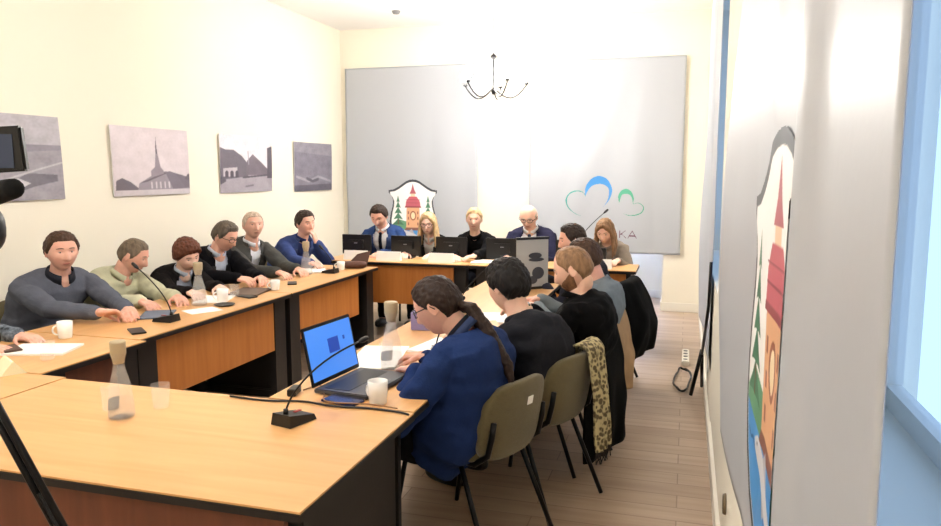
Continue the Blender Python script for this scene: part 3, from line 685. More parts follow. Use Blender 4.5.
    for s in (-1, 1):
        EM = HM3 @ Matrix.Rotation(R(s*-18), 3, 'Z') @ Matrix.Rotation(R(-10), 3, 'X'); ec = head+HM3 @ (V(s*.079*build**.35, -.008, -.004)*sc)
        mb.ell(ec, (.008, .017, .029), EM, nu=14, nv=10)
        rim = [ec+EM @ V(s*.006, .016*math.cos(q)-.003, .029*math.sin(q)+.002) for q in np.linspace(-1.2, 4.2, 12)]
        mb.tube(rim, .0042, 8, rnd=True)
    body = link('body', remesh('body', mb, vox, off, 1), root); body.data.materials.append(skinmat(skin)); body['label'] = 'bare face, neck and hands'
    # ---- eyes, brows, lips
    for s in (-1, 1):
        e = V(s*.0305, .0715, .008)*sc; e.x *= build**.35; ew = head+HM3 @ e
        mb = MB().ell(ew, (.0118*sc,)*3, nu=14, nv=10).ell(ew+HM3 @ V(0, .0078, -.001), (.0058, .0052, .0058), HM3, mi=1, nu=10, nv=8)
        mb.build('eye', [M_eyew, M_iris], root, True)
        pts = []
        for q in np.linspace(0, 1, 6):
            x = s*(.014+.036*q); u_ = np.array([[x/.077, 0, 0]]); zz = .030+.003*math.sin(q*2.8)-.003*q
            yy = .094*max(.02, 1-(x/.080)**2-(zz/.118)**2)**.42+.005; pts.append(head+HM3 @ (V(x*build**.35, yy-.002, zz)*sc))
        MB().tube(pts, [.0022, .0034, .0036, .0034, .0028, .0016], 8, rnd=True).build('eyebrow', hairmat(*haircol) if hair != 'none' else hairmat('browgrey', (120,110,104)), root, True)
    pts = []
    for q in np.linspace(-1, 1, 9):
        x = q*.023; zz = -.0655-.001*abs(q); yy = .094*max(.02, 1-(x/.077)**2-(zz/.118)**2)**.42+.0015-.004*q*q; pts.append(head+HM3 @ (V(x, yy, zz)*sc))
    MB().tube(pts, [.0015, .0035, .0048, .0055, .0052, .0055, .0048, .0035, .0015], 8, rnd=True, flat=.8).build('lips', mat('lip_skin', (176,104,98), .5), root, True)
    # ---- hair
    offs = hair_offsets(hair); hm_ = hairmat(*haircol)
    if offs is not None:
        HN = HB/np.linalg.norm(HB*np.array([1/.077**2, 1/.097**2, 1/.118**2]), axis=1)[:, None]; HN = HB*np.array([1/.077**2, 1/.097**2, 1/.118**2]); HN /= np.linalg.norm(HN, axis=1)[:, None]
        HH = ((HB+HN*offs[:, None])*sc*np.array([build**.35, 1, 1])) @ hm.T+np.array(head)
        mb = MB(); keep = [f_ for f_ in GF if max(offs[i] for i in f_) > -.004]; mb.add(HH.tolist(), keep)
        if hair in ('long', 'bob', 'tied', 'sleek'):
            mb2 = MB(); mb2.add(HH.tolist(), GF)
            def hp(x, y, z): return head+HM3 @ (V(x, y, z)*sc)
            if hair == 'long':
                for s in (-1, 1):
                    for k in range(6):
                        y0 = .045-.028*k; x0 = s*(.072+.010*math.sin(k)) if k < 4 else s*(.05-.025*(k-4))
                        a0 = hp(x0, y0 if k < 4 else -.095, .03); a1 = hp(x0*1.18, y0-.004 if k < 4 else -.10, -.06)
                        a2 = a1+V(0,0,-.08)+HM3 @ V(s*.010, .012*(k < 3), 0); a3 = a2+V(0,0,-.09)+HM3 @ V(-s*.006, .006, 0)
                        mb2.tube([a0, a1, a2, a3], [.016, .020, .019, .007], 10, rnd=True)
            if hair == 'bob':
                for k in range(11):
                    q = R(95+17*k); x0, y0 = .080*math.sin(q), .098*math.cos(q)
                    mb2.tube([hp(x0, y0, .0), hp(x0*1.05, y0*1.02, -.05), hp(x0*.9, y0*.92, -.095)], [.020, .020, .008], 10, rnd=True)
            if hair == 'tied':
                p = hp(0, -.095, -.03); mb2.ell(p, (.022, .022, .022))
                mb2.tube([p, p+HM3 @ V(0, -.04, -.03), N-F*.10+V(0,0,.02), N-F*.16+V(0,0,-.07)-Lr*.01, N-F*.205+V(0,0,-.12)-Lr*.015, N-F*.235+V(0,0,-.20)-Lr*.03], [.020, .028, .034, .034, .026, .010], 12, rnd=True)
            o = link('hair', remesh('hair', mb2, .0055, off, 1, .003, 40), root)
        else:
            o = mb.build('hair', [], root, True)
            if hair == 'bald_fringe': pass
        o.data.materials.clear(); o.data.materials.append(hm_)
    if beard:
        az = np.degrees(np.abs(np.arctan2(UD[:, 0], UD[:, 1]))); z = UD[:, 2]
        X_, Z_ = np.abs(HB[:, 0]), HB[:, 2]
        inb = (az < 95) & (Z_ < np.interp(az, [0, 18, 25, 40, 70, 95], [-.048, -.050, -.062, -.050, -.030, .0])) & ~((X_ < .022) & (Z_ > -.078) & (Z_ < -.056))
        HN = HB*np.array([1/.077**2, 1/.097**2, 1/.118**2]); HN /= np.linalg.norm(HN, axis=1)[:, None]
        bo = np.where(inb, .0045, -.008); HH = ((HB+HN*bo[:, None])*sc*np.array([build**.35, 1, 1])) @ hm.T+np.array(head)
        mb = MB(); mb.add(HH.tolist(), [f_ for f_ in GF if max(bo[i] for i in f_) > 0]); mb.build('beard', hairmat(*beard), root, True)
    # ---- clothes
    cm = cloth(*col); arm_r = [.058, .054*build**.5, .047, .042, .034]
    jacket = outfit in ('suit', 'blazer_open', 'jacket')
    def garment(name, inf, arms_on, t1, cut=None, matl=None, wrk=wr, t0=0.0):
        mb = MB(); torso(mb, inf, t0, t1)
        if arms_on:
            for S, E_, W, hd, pn, cu, s in arms:
                Si = lerp(S, c, .35); e = inf*.55; pl = (lerp(E_, W, .93))
                mb.tube([Si, S, lerp(S, E_, .5), E_, lerp(E_, W, .45), pl], [.062+e, arm_r[0]+e, arm_r[1]+e, arm_r[2]+e, arm_r[3]+e, arm_r[4]+e], 16, rnd=True)
        o = link(name, remesh(name, mb, max(vox, .0055), off, 3, wrk, 8, len(label) % 50, cut), root); o.data.materials.append(matl)
        return o
    def vcut(hw):
        tt = np.linspace(-.02, 1.02, 60); SP = np.array([spine(t) for t in tt]); Fr = [frame(t) for t in tt]; FF = np.array([x[2] for x in Fr]); LL = np.array(Lr)
        hws = np.array([hw(t) for t in tt])
        def f_(co):
            d2 = ((co[:, None, :]-SP[None])**2).sum(-1) if len(co)*60 < 4e7 else None
            i = d2.argmin(1); rel = co-SP[i]; lat = rel @ LL; fwd = (rel*FF[i]).sum(1)
            near = np.zeros(len(co), bool)
            for S, E_, W, hd, pn, cu, s in arms:
                for a_, b__ in ((np.array(lerp(S, E_, .35)), np.array(E_)), (np.array(E_), np.array(W))):
                    ab = b__-a_; t_ = np.clip(((co-a_) @ ab)/(ab @ ab), 0, 1); near |= np.linalg.norm(co-a_-t_[:, None]*ab, axis=1) < .080
            return (np.abs(lat) < hws[i]) & (fwd > .03) & (fwd < .19) & ~near
        return f_
    axn = (hb-N).normalized(); fx = (F-axn*F.dot(axn)).normalized(); rx = fx.cross(axn).normalized(); kb = build**.55*sc
    def ring_collar(m_, h0, h1, r0, r1, gap, nm, fold=False, r_extra=0):
        rs = []
        for q in np.linspace(R(90+gap), R(450-gap), 34):
            d_ = rx*math.cos(q)+fx*math.sin(q); fr = max(0, math.sin(q))
            dip = -.022*fr**2
            P1 = N+axn*(h0+dip)+d_*(r0*kb+r_extra); P2 = N+axn*(h1+dip*.8)+d_*(r1*kb+r_extra)
            if fold:
                P3 = N+axn*(h1+dip*.8-.030-.022*fr**6)+d_*(r1*kb+r_extra+.009)
                rs.append([P1, P2, P2+d_*.004, P3+d_*.003, P3, P2-axn*.004+d_*.002])
            else: rs.append([P1, P2, P2+d_*.006, P1+d_*.008])
        mb = MB(); mb.rings(rs); return mb.build(nm, m_, root, True)
    if outfit == 'sweater':
        garment('sweater', bulk*.7, True, 1.0, None, cm)
        ring_collar(cloth('dark_knit_collar', (46,48,56)), -.012, .040, .074, .064, 16, 'collar')
    if outfit in ('tshirt',):
        garment('shirt', bulk*.7, True, 1.0, None, cm)
        ring_collar(cm, -.016, .014, .078, .066, 0, 'collar')
    def shirtcollar(m_, inf=.0):
        ring_collar(m_, -.012, .034, .070, .0625, 10, 'collar', fold=True)
    if outfit == 'shirt':
        garment('shirt', bulk*.8, True, 1.0, None, cm); shirtcollar(cm)
        strip('button_placket', cm, .05, .93, lambda t: -.014, lambda t: .014, bulk*.8+.004)
    if jacket:
        sm = cloth(*(shirt or ('white_shirt', (232,232,236)))); garment('shirt', .004, False, .975, None, sm, .002)
        if outfit != 'jacket' or shirt: shirtcollar(sm)
        vt = .42 if outfit == 'suit' else .12
        def hw(t): return 0 if t < vt else .012+.070*ss(vt, .88, np.array(t)).item()*(1 if t < .95 else .8)
        if outfit == 'blazer_open':
            def hw(t): return .032+.026*t
        garment('jacket', bulk, True, 1.0, vcut(hw), cm, wr*.7, t0=-.10)
        lm = mat(col[0]+'_lapel', tuple(int(v*.86) for v in col[1]), .8)
        for s in (-1, 1):
            strip('lapel', lm, max(vt, .3), .93, lambda t: s*(hw(t)-.006), lambda t: s*(hw(t)+.012+.042*math.sin(max(0, min(1, (t-max(vt, .3))/(.93-max(vt, .3))))**1.3*2.6)), bulk+.009, .006)
        ring_collar(lm, -.020, .016, .082, .073, 50 if outfit == 'suit' else 58, 'jacket_collar', r_extra=.004)
        if tie:
            tm = cloth(*tie); strip('tie', tm, .30, .95, lambda t: -.016-.012*(1-t), lambda t: .016+.012*(1-t), .016, .006)
            MB().ell(surf(.965, 0, .012)+V(0,0,.002), (.018, .014, .020), Matrix.Rotation(R(face-90), 3, 'Z')).build('tie_knot', tm, root, True)
    # trousers, shoes
    mb = MB(); torso(mb, .010, -.02, .22)
    for h0, kn, an in legs: mb.tube([h0, lerp(h0, kn, .5), kn, lerp(kn, an, .4), an+V(0,0,.02)], [.098*build**.5, .088*build**.5, .068, .064, .056], 14, rnd=True)
    o = link('trousers', remesh('trousers', mb, .008, off, 2, .005), root); o.data.materials.append(cloth(*pants))
    for h0, kn, an in legs:
        mb = MB(); ft = V(an.x, an.y, 0)
        mb.ell(ft+F*.06+V(0,0,.045), (.044, .135, .042), Matrix.Rotation(R(face-90), 3, 'Z'), e1=.7, e2=.8, nu=20, nv=10)
        mb.build('shoe', mat('black_leather', (18,17,18), .4), root, True)
    if glasses:
        mb = MB()
        for s in (-1, 1):
            rc = V(s*.033, .098, .004)*sc
            pts = [head+HM3 @ (rc+V(.026*math.copysign(abs(math.cos(q))**.8, math.cos(q)), -.012*abs(math.cos(q))*(s*math.cos(q) > 0), .018*math.copysign(abs(math.sin(q))**.8, math.sin(q)))) for q in np.linspace(0, 2*math.pi, 22)]
            mb.tube(pts, .0022, 6)
            mb.tube([head+HM3 @ (V(s*.059*build**.35, .088, .008)*sc), head+HM3 @ (V(s*.083*build**.35, .055, .010)*sc), head+HM3 @ (V(s*.086*build**.35, -.005, .012)*sc), head+HM3 @ (V(s*.084*build**.35, -.022, -.006)*sc)], .0024, 6)
        mb.tube([head+HM3 @ V(-.008, .105, .008), head+HM3 @ V(0, .107, .011), head+HM3 @ V(.008, .105, .008)], .002, 6)
        mb.build('glasses', M_blackp, root, True)
    return root
DN = (0, 0, -1)
# ---------------- left row
person('person in patterned grey shirt at the left edge, hand on papers', (-3.88, 2.72), 0, (-3.66, 2.68, 1.14), 0, 15, outfit='shirt', col=('patterned_grey', (104,112,122), .85), hands=[(1, (-3.12,2.66,.765), (1,.2,0), DN, .5), (-1, (-3.17,2.88,.765), (1,-.1,0), DN, .5)], hair='short', build=1.08)
person('person in grey zip-neck sweater with clasped hands, behind a white mug', (-3.98, 3.62), -22, (-3.75, 3.67, 1.105), -28, 3, outfit='sweater', col=('grey_wool_sweater', (92,96,108)), hair='short', haircol=('brown', (92,72,56)), build=1.22, skin='a',
       hands=[(1, (-3.13,3.42,.80), (.75,.65,-.05), (.3,-.3,-1), .9), (-1, (-3.08,3.46,.79), (.75,-.65,-.05), (.2,.3,-1), .9)], elbow={1: (-.3,-.8,-.6), -1: (0,.7,-.6)}, vox=.0045, wr=.009)
person('person in pale green shirt turned towards their neighbour and writing', (-3.98, 4.22), -8, (-3.72, 4.25, 1.015), 22, 22, outfit='shirt', col=('pale_green_shirt', (196,196,168)), hair='buzz', haircol=('dull_brown', (108,94,78)), build=1.16, skin='c',
       hands=[(1, (-3.20,3.78,.775), (.8,-.3,-.1), DN, .7), (-1, (-3.13,3.98,.775), (.8,-.6,-.1), DN, .6)])
person('person with short auburn hair in dark leather jacket, head tilted, reading papers', (-3.85, 4.68), -12, (-3.56, 4.62, .985), -22, 24, 10, outfit='jacket', col=('black_leather_jacket', (24,21,22)), shirt=('blue_grey_shirt', (176,184,200)), hair='bowl', haircol=('auburn', (98,58,42)), build=.98, skin='d', sc=.96,
       hands=[(1, (-3.16,4.18,.775), (.8,-.4,-.1), DN, .6), (-1, (-3.12,4.42,.775), (.75,-.6,-.1), DN, .6)])
person('person with glasses in black jacket and light shirt looking down to the right', (-3.90, 5.20), -18, (-3.63, 5.20, 1.075), 0, 22, outfit='blazer_open', col=('black_jacket', (15,15,20)), shirt=('light_blue_shirt', (196,204,222)), hair='short2', haircol=('darkgrey', (92,82,72)), build=1.16, skin='a', glasses=True,
       hands=[(1, (-3.12,4.74,.80), (.8,-.1,-.05), (0,.2,-1), .9), (-1, (-3.06,4.84,.79), (.7,-.7,-.05), (0,-.2,-1), .9)], elbow={1: (-.2,-.7,-.6), -1: (.1,.6,-.7)})
person('heavy grey-haired person in dark grey jacket sitting upright against the wall', (-3.98, 5.82), -16, (-3.74, 5.78, 1.125), -38, -3, outfit='blazer_open', col=('dark_grey_jacket', (76,76,74)), shirt=('white_striped_shirt', (222,224,232)), hair='grey_crop', haircol=('sparse_grey', (186,168,150)), build=1.18, skin='a',
       hands=[(1, (-3.08,5.20,.78), (.8,-.3,-.1), DN, .8), (-1, (-3.04,5.40,.78), (.8,-.6,-.1), DN, .7)])
person('person in blue jacket resting chin on one hand', (-3.85, 6.36), -22, (-3.56, 6.40, 1.105), -26, 4, 6, outfit='jacket', col=('blue_jacket', (58,74,124)), shirt=('navy_shirt', (44,54,96)), hair='short', haircol=('darkbrown', (52,40,34)), build=1.02, skin='a',
       hands=[(1, (-3.12,5.82,.78), (.8,-.3,-.1), DN, .6), (-1, (-3.45,6.36,1.01), (-.25,-.1,1), (-.9,-.1,-.1), .9)], elbow={-1: (.6,.2,-.8)})
# ---------------- head table
HH_ = lambda x, dx=.12: [(1, (x-dx, 6.80, .775), (.35,-1,-.1), DN, .6), (-1, (x+dx, 6.80, .775), (-.35,-1,-.1), DN, .6)]
person('person in blue suit with dark tie looking down, below the crest', (-3.14, 7.42), -90, (-3.12, 7.18, 1.135), -88, 26, outfit='suit', col=('royal_blue_suit', (46,68,114)), tie=('black_tie', (26,30,42)), hair='short', haircol=('darkbrown', (52,40,34)), hands=HH_(-3.12), build=1.08, vox=.0055)
person('person with shoulder-length blonde hair and glasses, white blouse and black cardigan', (-2.58, 7.42), -90, (-2.57, 7.18, 1.065), -86, 8, outfit='blazer_open', col=('black_cardigan', (14,14,17)), shirt=('white_blouse', (230,228,224)), hair='long', haircol=('blonde', (196,166,124)), glasses=True, hands=HH_(-2.57), build=.9, sc=.95, skin='d', vox=.0055)
person('person with tied-back blonde hair in black top, between the two banners', (-2.07, 7.42), -90, (-2.08, 7.20, 1.12), -80, 4, outfit='tshirt', col=('black_top', (13,13,15)), hair='tied', haircol=('blonde', (196,166,124)), hands=[(1, (-2.12,6.72,.775), (.6,-.9,-.1), DN, .7), (-1, (-2.02,6.74,.785), (-.7,-.7,-.1), DN, .7)], build=.92, sc=.96, skin='b', vox=.0055)
person('bald person in dark suit and striped tie looking down', (-1.52, 7.42), -90, (-1.51, 7.18, 1.155), -92, 24, outfit='suit', col=('navy_suit', (40,40,62)), tie=('dark_blue_tie', (46,56,84)), hair='bald_fringe', haircol=('palegrey', (200,180,165)), glasses=True, hands=HH_(-1.51), build=1.12, skin='b', vox=.0055)
person('person with long brown hair reading at the right end of the head table', (-.76, 7.40), -92, (-.75, 7.12, 1.035), -100, 26, outfit='tshirt', col=('taupe_blouse', (150,138,126)), hair='long', haircol=('lightbrown', (136,104,76)), hands=HH_(-.75), build=.92, sc=.96, skin='b', vox=.0055)
# ---------------- right row
person('person in blue blazer with dark ponytail and glasses bent over the laptop', (-.95, 2.86), 172, (-.985, 2.86, 1.045), 178, 24, neck=(-.875, 2.86, .945), back=.07, outfit='blazer_open', col=('cobalt_blazer', (32,50,94)), shirt=('dark_top', (30,30,38)), hair='tied', haircol=('espresso', (44,30,24)), glasses=True, build=1.16, skin='a', vox=.004, wr=.016, sc=1.0,
       hands=[(1, (-1.18,3.02,.78), (-.9,.2,-.1), DN, .9), (-1, (-1.12,2.85,.775), (-.7,.6,-.1), DN, .6)], elbow={1: (0,.5,-.8), -1: (.25,-.9,-.35)})
person('black-haired person in dark charcoal jumper seen from behind', (-.70, 3.40), 158, (-.81, 3.38, 1.06), 150, 14, back=.09, outfit='tshirt', col=('charcoal_jumper', (34,35,41)), hair='crop', haircol=('black', (20,17,18)), build=1.10, skin='b', vox=.0045, wr=.013,
       hands=[(1, (-1.14,3.54,.775), (-.9,.2,-.1), DN, .6), (-1, (-1.12,3.30,.775), (-.9,.3,-.1), DN, .6)])
person('bearded person with thinning fair hair in black top, looking down at a phone', (-.60, 3.95), 172, (-.575, 3.90, 1.08), 178, 20, neck=(-.54, 3.90, .95), back=.07, outfit='tshirt', col=('black_top', (13,13,15)), hair='receding', haircol=('sandy', (140,108,80)), beard=('beardbrown', (134,96,70)), build=1.12, skin='b', vox=.0045, wr=.013, sc=1.04,
       hands=[(1, (-.92,4.04,.86), (-.8,-.2,.3), (0,0,-1), .9), (-1, (-.90,3.86,.86), (-.8,.2,.3), (0,0,-1), .9)])
person('person in light grey shirt with brown hair, half hidden by the bearded one', (-.62, 4.55), 168, (-.60, 4.56, 1.065), 188, 14, outfit='tshirt', col=('light_grey_shirt', (120,128,132)), hair='short', haircol=('brown', (92,72,56)), build=1.04, skin='c',
       hands=[(1, (-.98,4.62,.78), (-.9,.1,-.1), DN, .6), (-1, (-.96,4.38,.78), (-.9,.2,-.1), DN, .6)])
person('person with short dark hair, farthest in the right row', (-.70, 5.60), 172, (-.83, 5.56, 1.085), 198, 8, outfit='sweater', col=('dark_jumper', (46,46,56)), hair='short', haircol=('darkbrown', (52,40,34)), build=1.0, skin='a',
       hands=[(1, (-1.14,5.62,.78), (-.9,.1,-.1), DN, .6), (-1, (-1.14,5.42,.78), (-.9,.2,-.1), DN, .6)])
# ---------------- their chairs
for x, y, f_, l in [(-3.94,2.72,0,'olive chair under the person in patterned shirt'), (-4.0,3.64,-22,'olive chair under the person in grey sweater'), (-4.0,4.18,-8,'olive chair under the person in pale green shirt'),
        (-3.9,4.72,-12,'olive chair under the person in leather jacket'), (-3.94,5.26,-18,'olive chair under the person in black jacket with glasses'), (-3.99,5.84,-16,'olive chair under the grey-haired person'), (-3.9,6.40,-22,'olive chair under the person in blue jacket'),
        (-3.14,7.47,-90,'olive chair under the person in blue suit'), (-2.58,7.47,-90,'olive chair under the blonde person with glasses'), (-2.07,7.47,-90,'olive chair under the person in black top at the head table'), (-1.52,7.47,-90,'olive chair under the bald person'), (-.76,7.46,-92,'olive chair under the person with long brown hair')]:
    chair(x, y, f_, l)
chair(-.885, 2.965, 158, 'olive upholstered chair with white sticker on its back, under the blue blazer', True)
CB = chair(-.73, 3.44, 158, 'olive upholstered chair with patterned scarf, under the charcoal jumper')
CC = chair(-.73, 4.00, 162, 'olive chair covered by a long black coat, under the bearded person')
CD_ = chair(-.74, 4.60, 162, 'olive chair covered by a beige coat, under the grey shirt')
CE = chair(-.68, 5.58, 165, 'olive chair with short black coat, farthest in the right row')
def drape(name, ch, x0, x1, front, backl, m_, label, cat, flare=0, thick=.012, fold=.012, nf=9, bulge=0, low=None, fringe=None, pattern=None):
    M_ = Matrix.Translation(ch.location) @ Matrix.Rotation(ch.rotation_euler.z, 4, 'Z'); nx, ns = 36, 44
    tot = front+backl; pts = []
    ztop = .797
    for i in range(ns+1):
        s = i/ns*tot
        row = []
        for j in range(nx+1):
            u = j/nx; x = lerp(x0, x1, u); yb = -.305+.9*x*x*.6
            if s < front: y = yb+.068; z = ztop-.03-(front-s); k = 0
            else:
                dd = s-front; a = min(dd/.08, 1)*math.pi
                if dd < .08: y = yb+.022+.046*math.cos(a); z = ztop-.03+.035*math.sin(a)
                else: y = yb-.030-.03*min((dd-.08)/.2, 1)-bulge*math.sin(min(1, (dd-.08)/max(.01, backl-.08))*math.pi*.8); z = ztop-.03-(dd-.08)
            kk = max(0, s-front)/backl; xf = lerp(x, (x0+x1)/2+(x-(x0+x1)/2)*(1+flare), kk)
            y += fold*math.sin(u*nf+3*kk+noise.noise((u*3, kk*3, nf))*2)*(kk**.7)-fold*kk+(.004*math.sin(u*17) if s < front else 0)
            if low and s > front: z -= low*(u-.5)*kk*2
            row.append(M_ @ V(xf, y, max(z, .02)))
        pts.append(row)
    loc = (M_ @ V((x0+x1)/2, -.3, 0)); mb = MB(); mb.rings(pts, cap=False, closed=False)
    root = thing(name, label, cat, (loc.x, loc.y, 0)); o = mb.build('cloth', m_, root, True)
    sd = o.modifiers.new('thickness', 'SOLIDIFY'); sd.thickness = thick; sd.offset = 0
    if fringe:
        fb = MB()
        for j in range(0, nx+1, 2):
            p = pts[-1][j]; fb.tube([p, p+V(.004*math.sin(j), 0, -.03), p+V(.006*math.sin(j*2.1), .004, -.06)], .0028, 5)
        fb.build('fringe', m_ if fringe is True else fringe, root, True)
    return root
M_scarf = bpy.data.materials.new('patterned_scarf'); M_scarf.use_nodes = True
nt = M_scarf.node_tree; b = nt.nodes['Principled BSDF']; b.inputs['Roughness'].default_value = .9
tc = nt.nodes.new('ShaderNodeTexCoord'); vo = nt.nodes.new('ShaderNodeTexVoronoi'); vo.inputs['Scale'].default_value = 46; ns_ = nt.nodes.new('ShaderNodeTexNoise'); ns_.inputs['Scale'].default_value = 30
ma = nt.nodes.new('ShaderNodeMath'); ma.operation = 'MULTIPLY'; rp = nt.nodes.new('ShaderNodeValToRGB')
rp.color_ramp.elements[0].position = .17; rp.color_ramp.elements[0].color = (*srgb((84,74,54)), 1); rp.color_ramp.elements[1].position = .30; rp.color_ramp.elements[1].color = (*srgb((182,168,126)), 1)
nt.links.new(tc.outputs['Object'], vo.inputs['Vector']); nt.links.new(tc.outputs['Object'], ns_.inputs['Vector']); nt.links.new(vo.outputs['Distance'], ma.inputs[0]); nt.links.new(ns_.outputs['Fac'], ma.inputs[1]); nt.links.new(ma.outputs[0], rp.inputs[0]); nt.links.new(rp.outputs[0], b.inputs['Base Color'])
drape('scarf', CB, .02, .20, .16, .55, M_scarf, 'patterned cream and brown fringed scarf draped over a chair back', 'scarf', flare=-.15, fringe=mat('dark_fringe', (52,44,40), .9), nf=14, fold=.014)
M_blackc = cloth('black_coat_wool', (7,7,8))
drape('long_coat', CC, -.23, .23, .12, .74, M_blackc, 'long black coat hanging almost to the floor behind the bearded person', 'coat', flare=.12, bulge=.02, fold=.014)
drape('beige_coat', CD_, -.20, .22, .10, .60, cloth('beige_coat_wool', (176,146,112)), 'beige coat hanging over the chair of the grey-shirted person', 'coat', flare=.0, bulge=.03, fold=.022)
drape('black_jacket', CE, -.24, .25, .10, .58, M_blackc, 'black coat hanging over the farthest right-row chair', 'coat', flare=.2, bulge=.07, fold=.02)

# ================================================================== THINGS ON THE TABLES
def rotz(a): return Matrix.Rotation(R(a), 3, 'Z')
def mug(x, y, label, ang=0, cup=False):
    t = thing('mug', label, 'mug', (x, y, TH))
    h, r = (.088, .038) if not cup else (.075, .036)
    MB().lathe([(0,.0),(r*.8,.0),(r*.86,.006),(r*.95,h*.5),(r,h),(r-.004,h),(r*.9,h*.5),(r*.78,.010),(0,.008)], (x, y, TH+.0005), 28).build('cup', M_white, t, True)
    d = V(math.cos(R(ang)), math.sin(R(ang)), 0)
    MB().tube([V(x, y, TH+h*.5)+d*(r*.93+.022*math.sin(q))+V(0,0,h*.27*math.cos(q)) for q in np.linspace(.05, math.pi-.05, 12)], .0048, 8, rnd=True).build('handle', M_white, t, True)
    return t
mug(-3.09, 3.01, 'white mug before the person in grey sweater', 215)
mug(-2.95, 4.17, 'white mug between the leather jacket and the black jacket', 210)
mug(-2.88, 4.71, 'white cup beside clasped hands of the black-jacketed person', 210, True)
mug(-2.92, 5.86, 'white cup at the far end of the left row', 210, True)
mug(-1.085, 2.46, 'white mug beside the open laptop', 160)
tag(MB().lathe([(0,0),(.05,0),(.066,.008),(.066,.010),(.05,.004),(0,.004)], (-2.86, 4.06, TH+.0005), 24).build('saucer', M_blackp, smooth=True), 'small black saucer before the white mug in the left row', 'saucer')
M_lid = mat('cork_lid', (176,160,130), .6, trans=.0)
def carafe(x, y, label, h=.27, k=1.0):
    t = thing('carafe', label, 'carafe', (x, y, TH))
    pr_ = [(0,.001),(.047,.001),(.051,.01),(.050,.05),(.040,.12),(.026,.17),(.022,.19),(.024,.215),(.031,.235)]
    inn = [(r-.0028, z+.003) for r, z in pr_[1:]][::-1]
    MB().lathe([(r*k, z*h/.27) for r, z in pr_+inn]+[(0,.005)], (x, y, TH), 28).build('glass_body', M_glass, t, True)
    MB().lathe([(0,.006),(.046*k,.006),(.048*k,.012),(.0465*k,.05),(.044*k,.07*h/.27),(0,.07*h/.27)], (x, y, TH), 28).build('water', M_water, t, True)
    MB().lathe([(0,.2*h/.27),(.020*k,.2*h/.27),(.0225*k,.216*h/.27),(.029*k,.236*h/.27),(.030*k,.276*h/.27),(.027*k,.281*h/.27),(0,.281*h/.27)], (x, y, TH), 24).build('lid', M_lid, t, True)
    return t
carafe(-1.89, 2.06, 'glass water carafe with cork-coloured lid on the nearest table', .265, .9)
carafe(-3.02, 4.02, 'glass carafe with lid before the person in leather jacket')
carafe(-3.06, 5.50, 'glass carafe before the person in blue jacket')
carafe(-1.22, 2.92, 'glass carafe with lid beside the paper behind the laptop', .29)
def glass(x, y, label):
    return tag(MB().lathe([(0,.001),(.028,.001),(.034,.09),(.032,.09),(.026,.006),(0,.006)], (x, y, TH), 24).build('tumbler', M_tumb, smooth=True), label, 'glass')
glass(-2.80, 2.62, 'clear tumbler beside papers at the left edge')
glass(-1.99, 2.12, 'clear tumbler left of the near carafe')
glass(-1.83, 2.19, 'clear tumbler right of the near carafe')
glass(-2.98, 4.35, 'clear tumbler behind the white mug of the left row')
glass(-3.02, 5.62, 'clear tumbler beside the far carafe of the left row')
glass(-1.30, 3.05, 'clear tumbler behind the carafe of the right row')
def gooseneck(x, y, ang, label, reach=.28, hh=.30, base=True, bend=None):
    t = thing('gooseneck_microphone', label, 'microphone', (x, y, TH)); A = rotz(ang); o = V(x, y, TH)
    if base:
        out = [(-.062,-.045),(.062,-.05),(.062,.05),(-.062,.045)]; mb = MB()
        vs = [o+A @ V(px, py, .001) for px, py in out]+[o+A @ V(px*.92, py*.9, .042 if px < 0 else .020) for px, py in out]
        mb.add(vs, [(3,2,1,0),(4,5,6,7),(0,1,5,4),(1,2,6,5),(2,3,7,6),(3,0,4,7)]); mb.build('base', M_blackp, t)
        MB().box(o+A @ V(.02, -.0, .0335), (.03, .012, .003), rot=A).build('button', mat('red_led', (150,40,36), .4), t)
        MB().lathe([(0,0),(.010,0),(.008,.02),(0,.02)], o+A @ V(-.035, 0, .036), 12).build('socket', M_blackp, t, True)
    p0 = o+A @ V(-.035, 0, .04); pts = []
    for i in range(13):
        u = i/12; pts.append(p0+A @ V(reach*(u**1.7), 0, 0)+V(0,0,hh*(u if bend is None else math.sin(u*bend)/math.sin(min(bend, 1.57)))))
    MB().tube(pts, .0036, 8).build('neck', M_metal, t, True)
    d = (pts[-1]-pts[-2]).normalized(); MB().tube([pts[-1], pts[-1]+d*.02, pts[-1]+d*.045], [.006, .011, .010], 12, rnd=True).build('capsule', M_blackp, t, True)
    return t
gooseneck(-1.285, 2.19, 76, 'black gooseneck microphone standing on the nearest table', .40, .17, bend=1.35)
gooseneck(-2.88, 3.53, 178, 'black gooseneck microphone before the person in pale green', .22, .26)
gooseneck(-2.92, 5.66, 178, 'black gooseneck microphone before the person in blue jacket', .10, .16)
gooseneck(-1.08, 3.22, 20, 'black gooseneck microphone behind the carafe of the right row', .10, .20)
gooseneck(-1.0, 6.86, 15, 'gooseneck microphone beside the rightmost monitor of the head table', .30, .44)
gooseneck(-1.30, 4.3, 20, 'black gooseneck microphone in the middle of the right row', .16, .22)
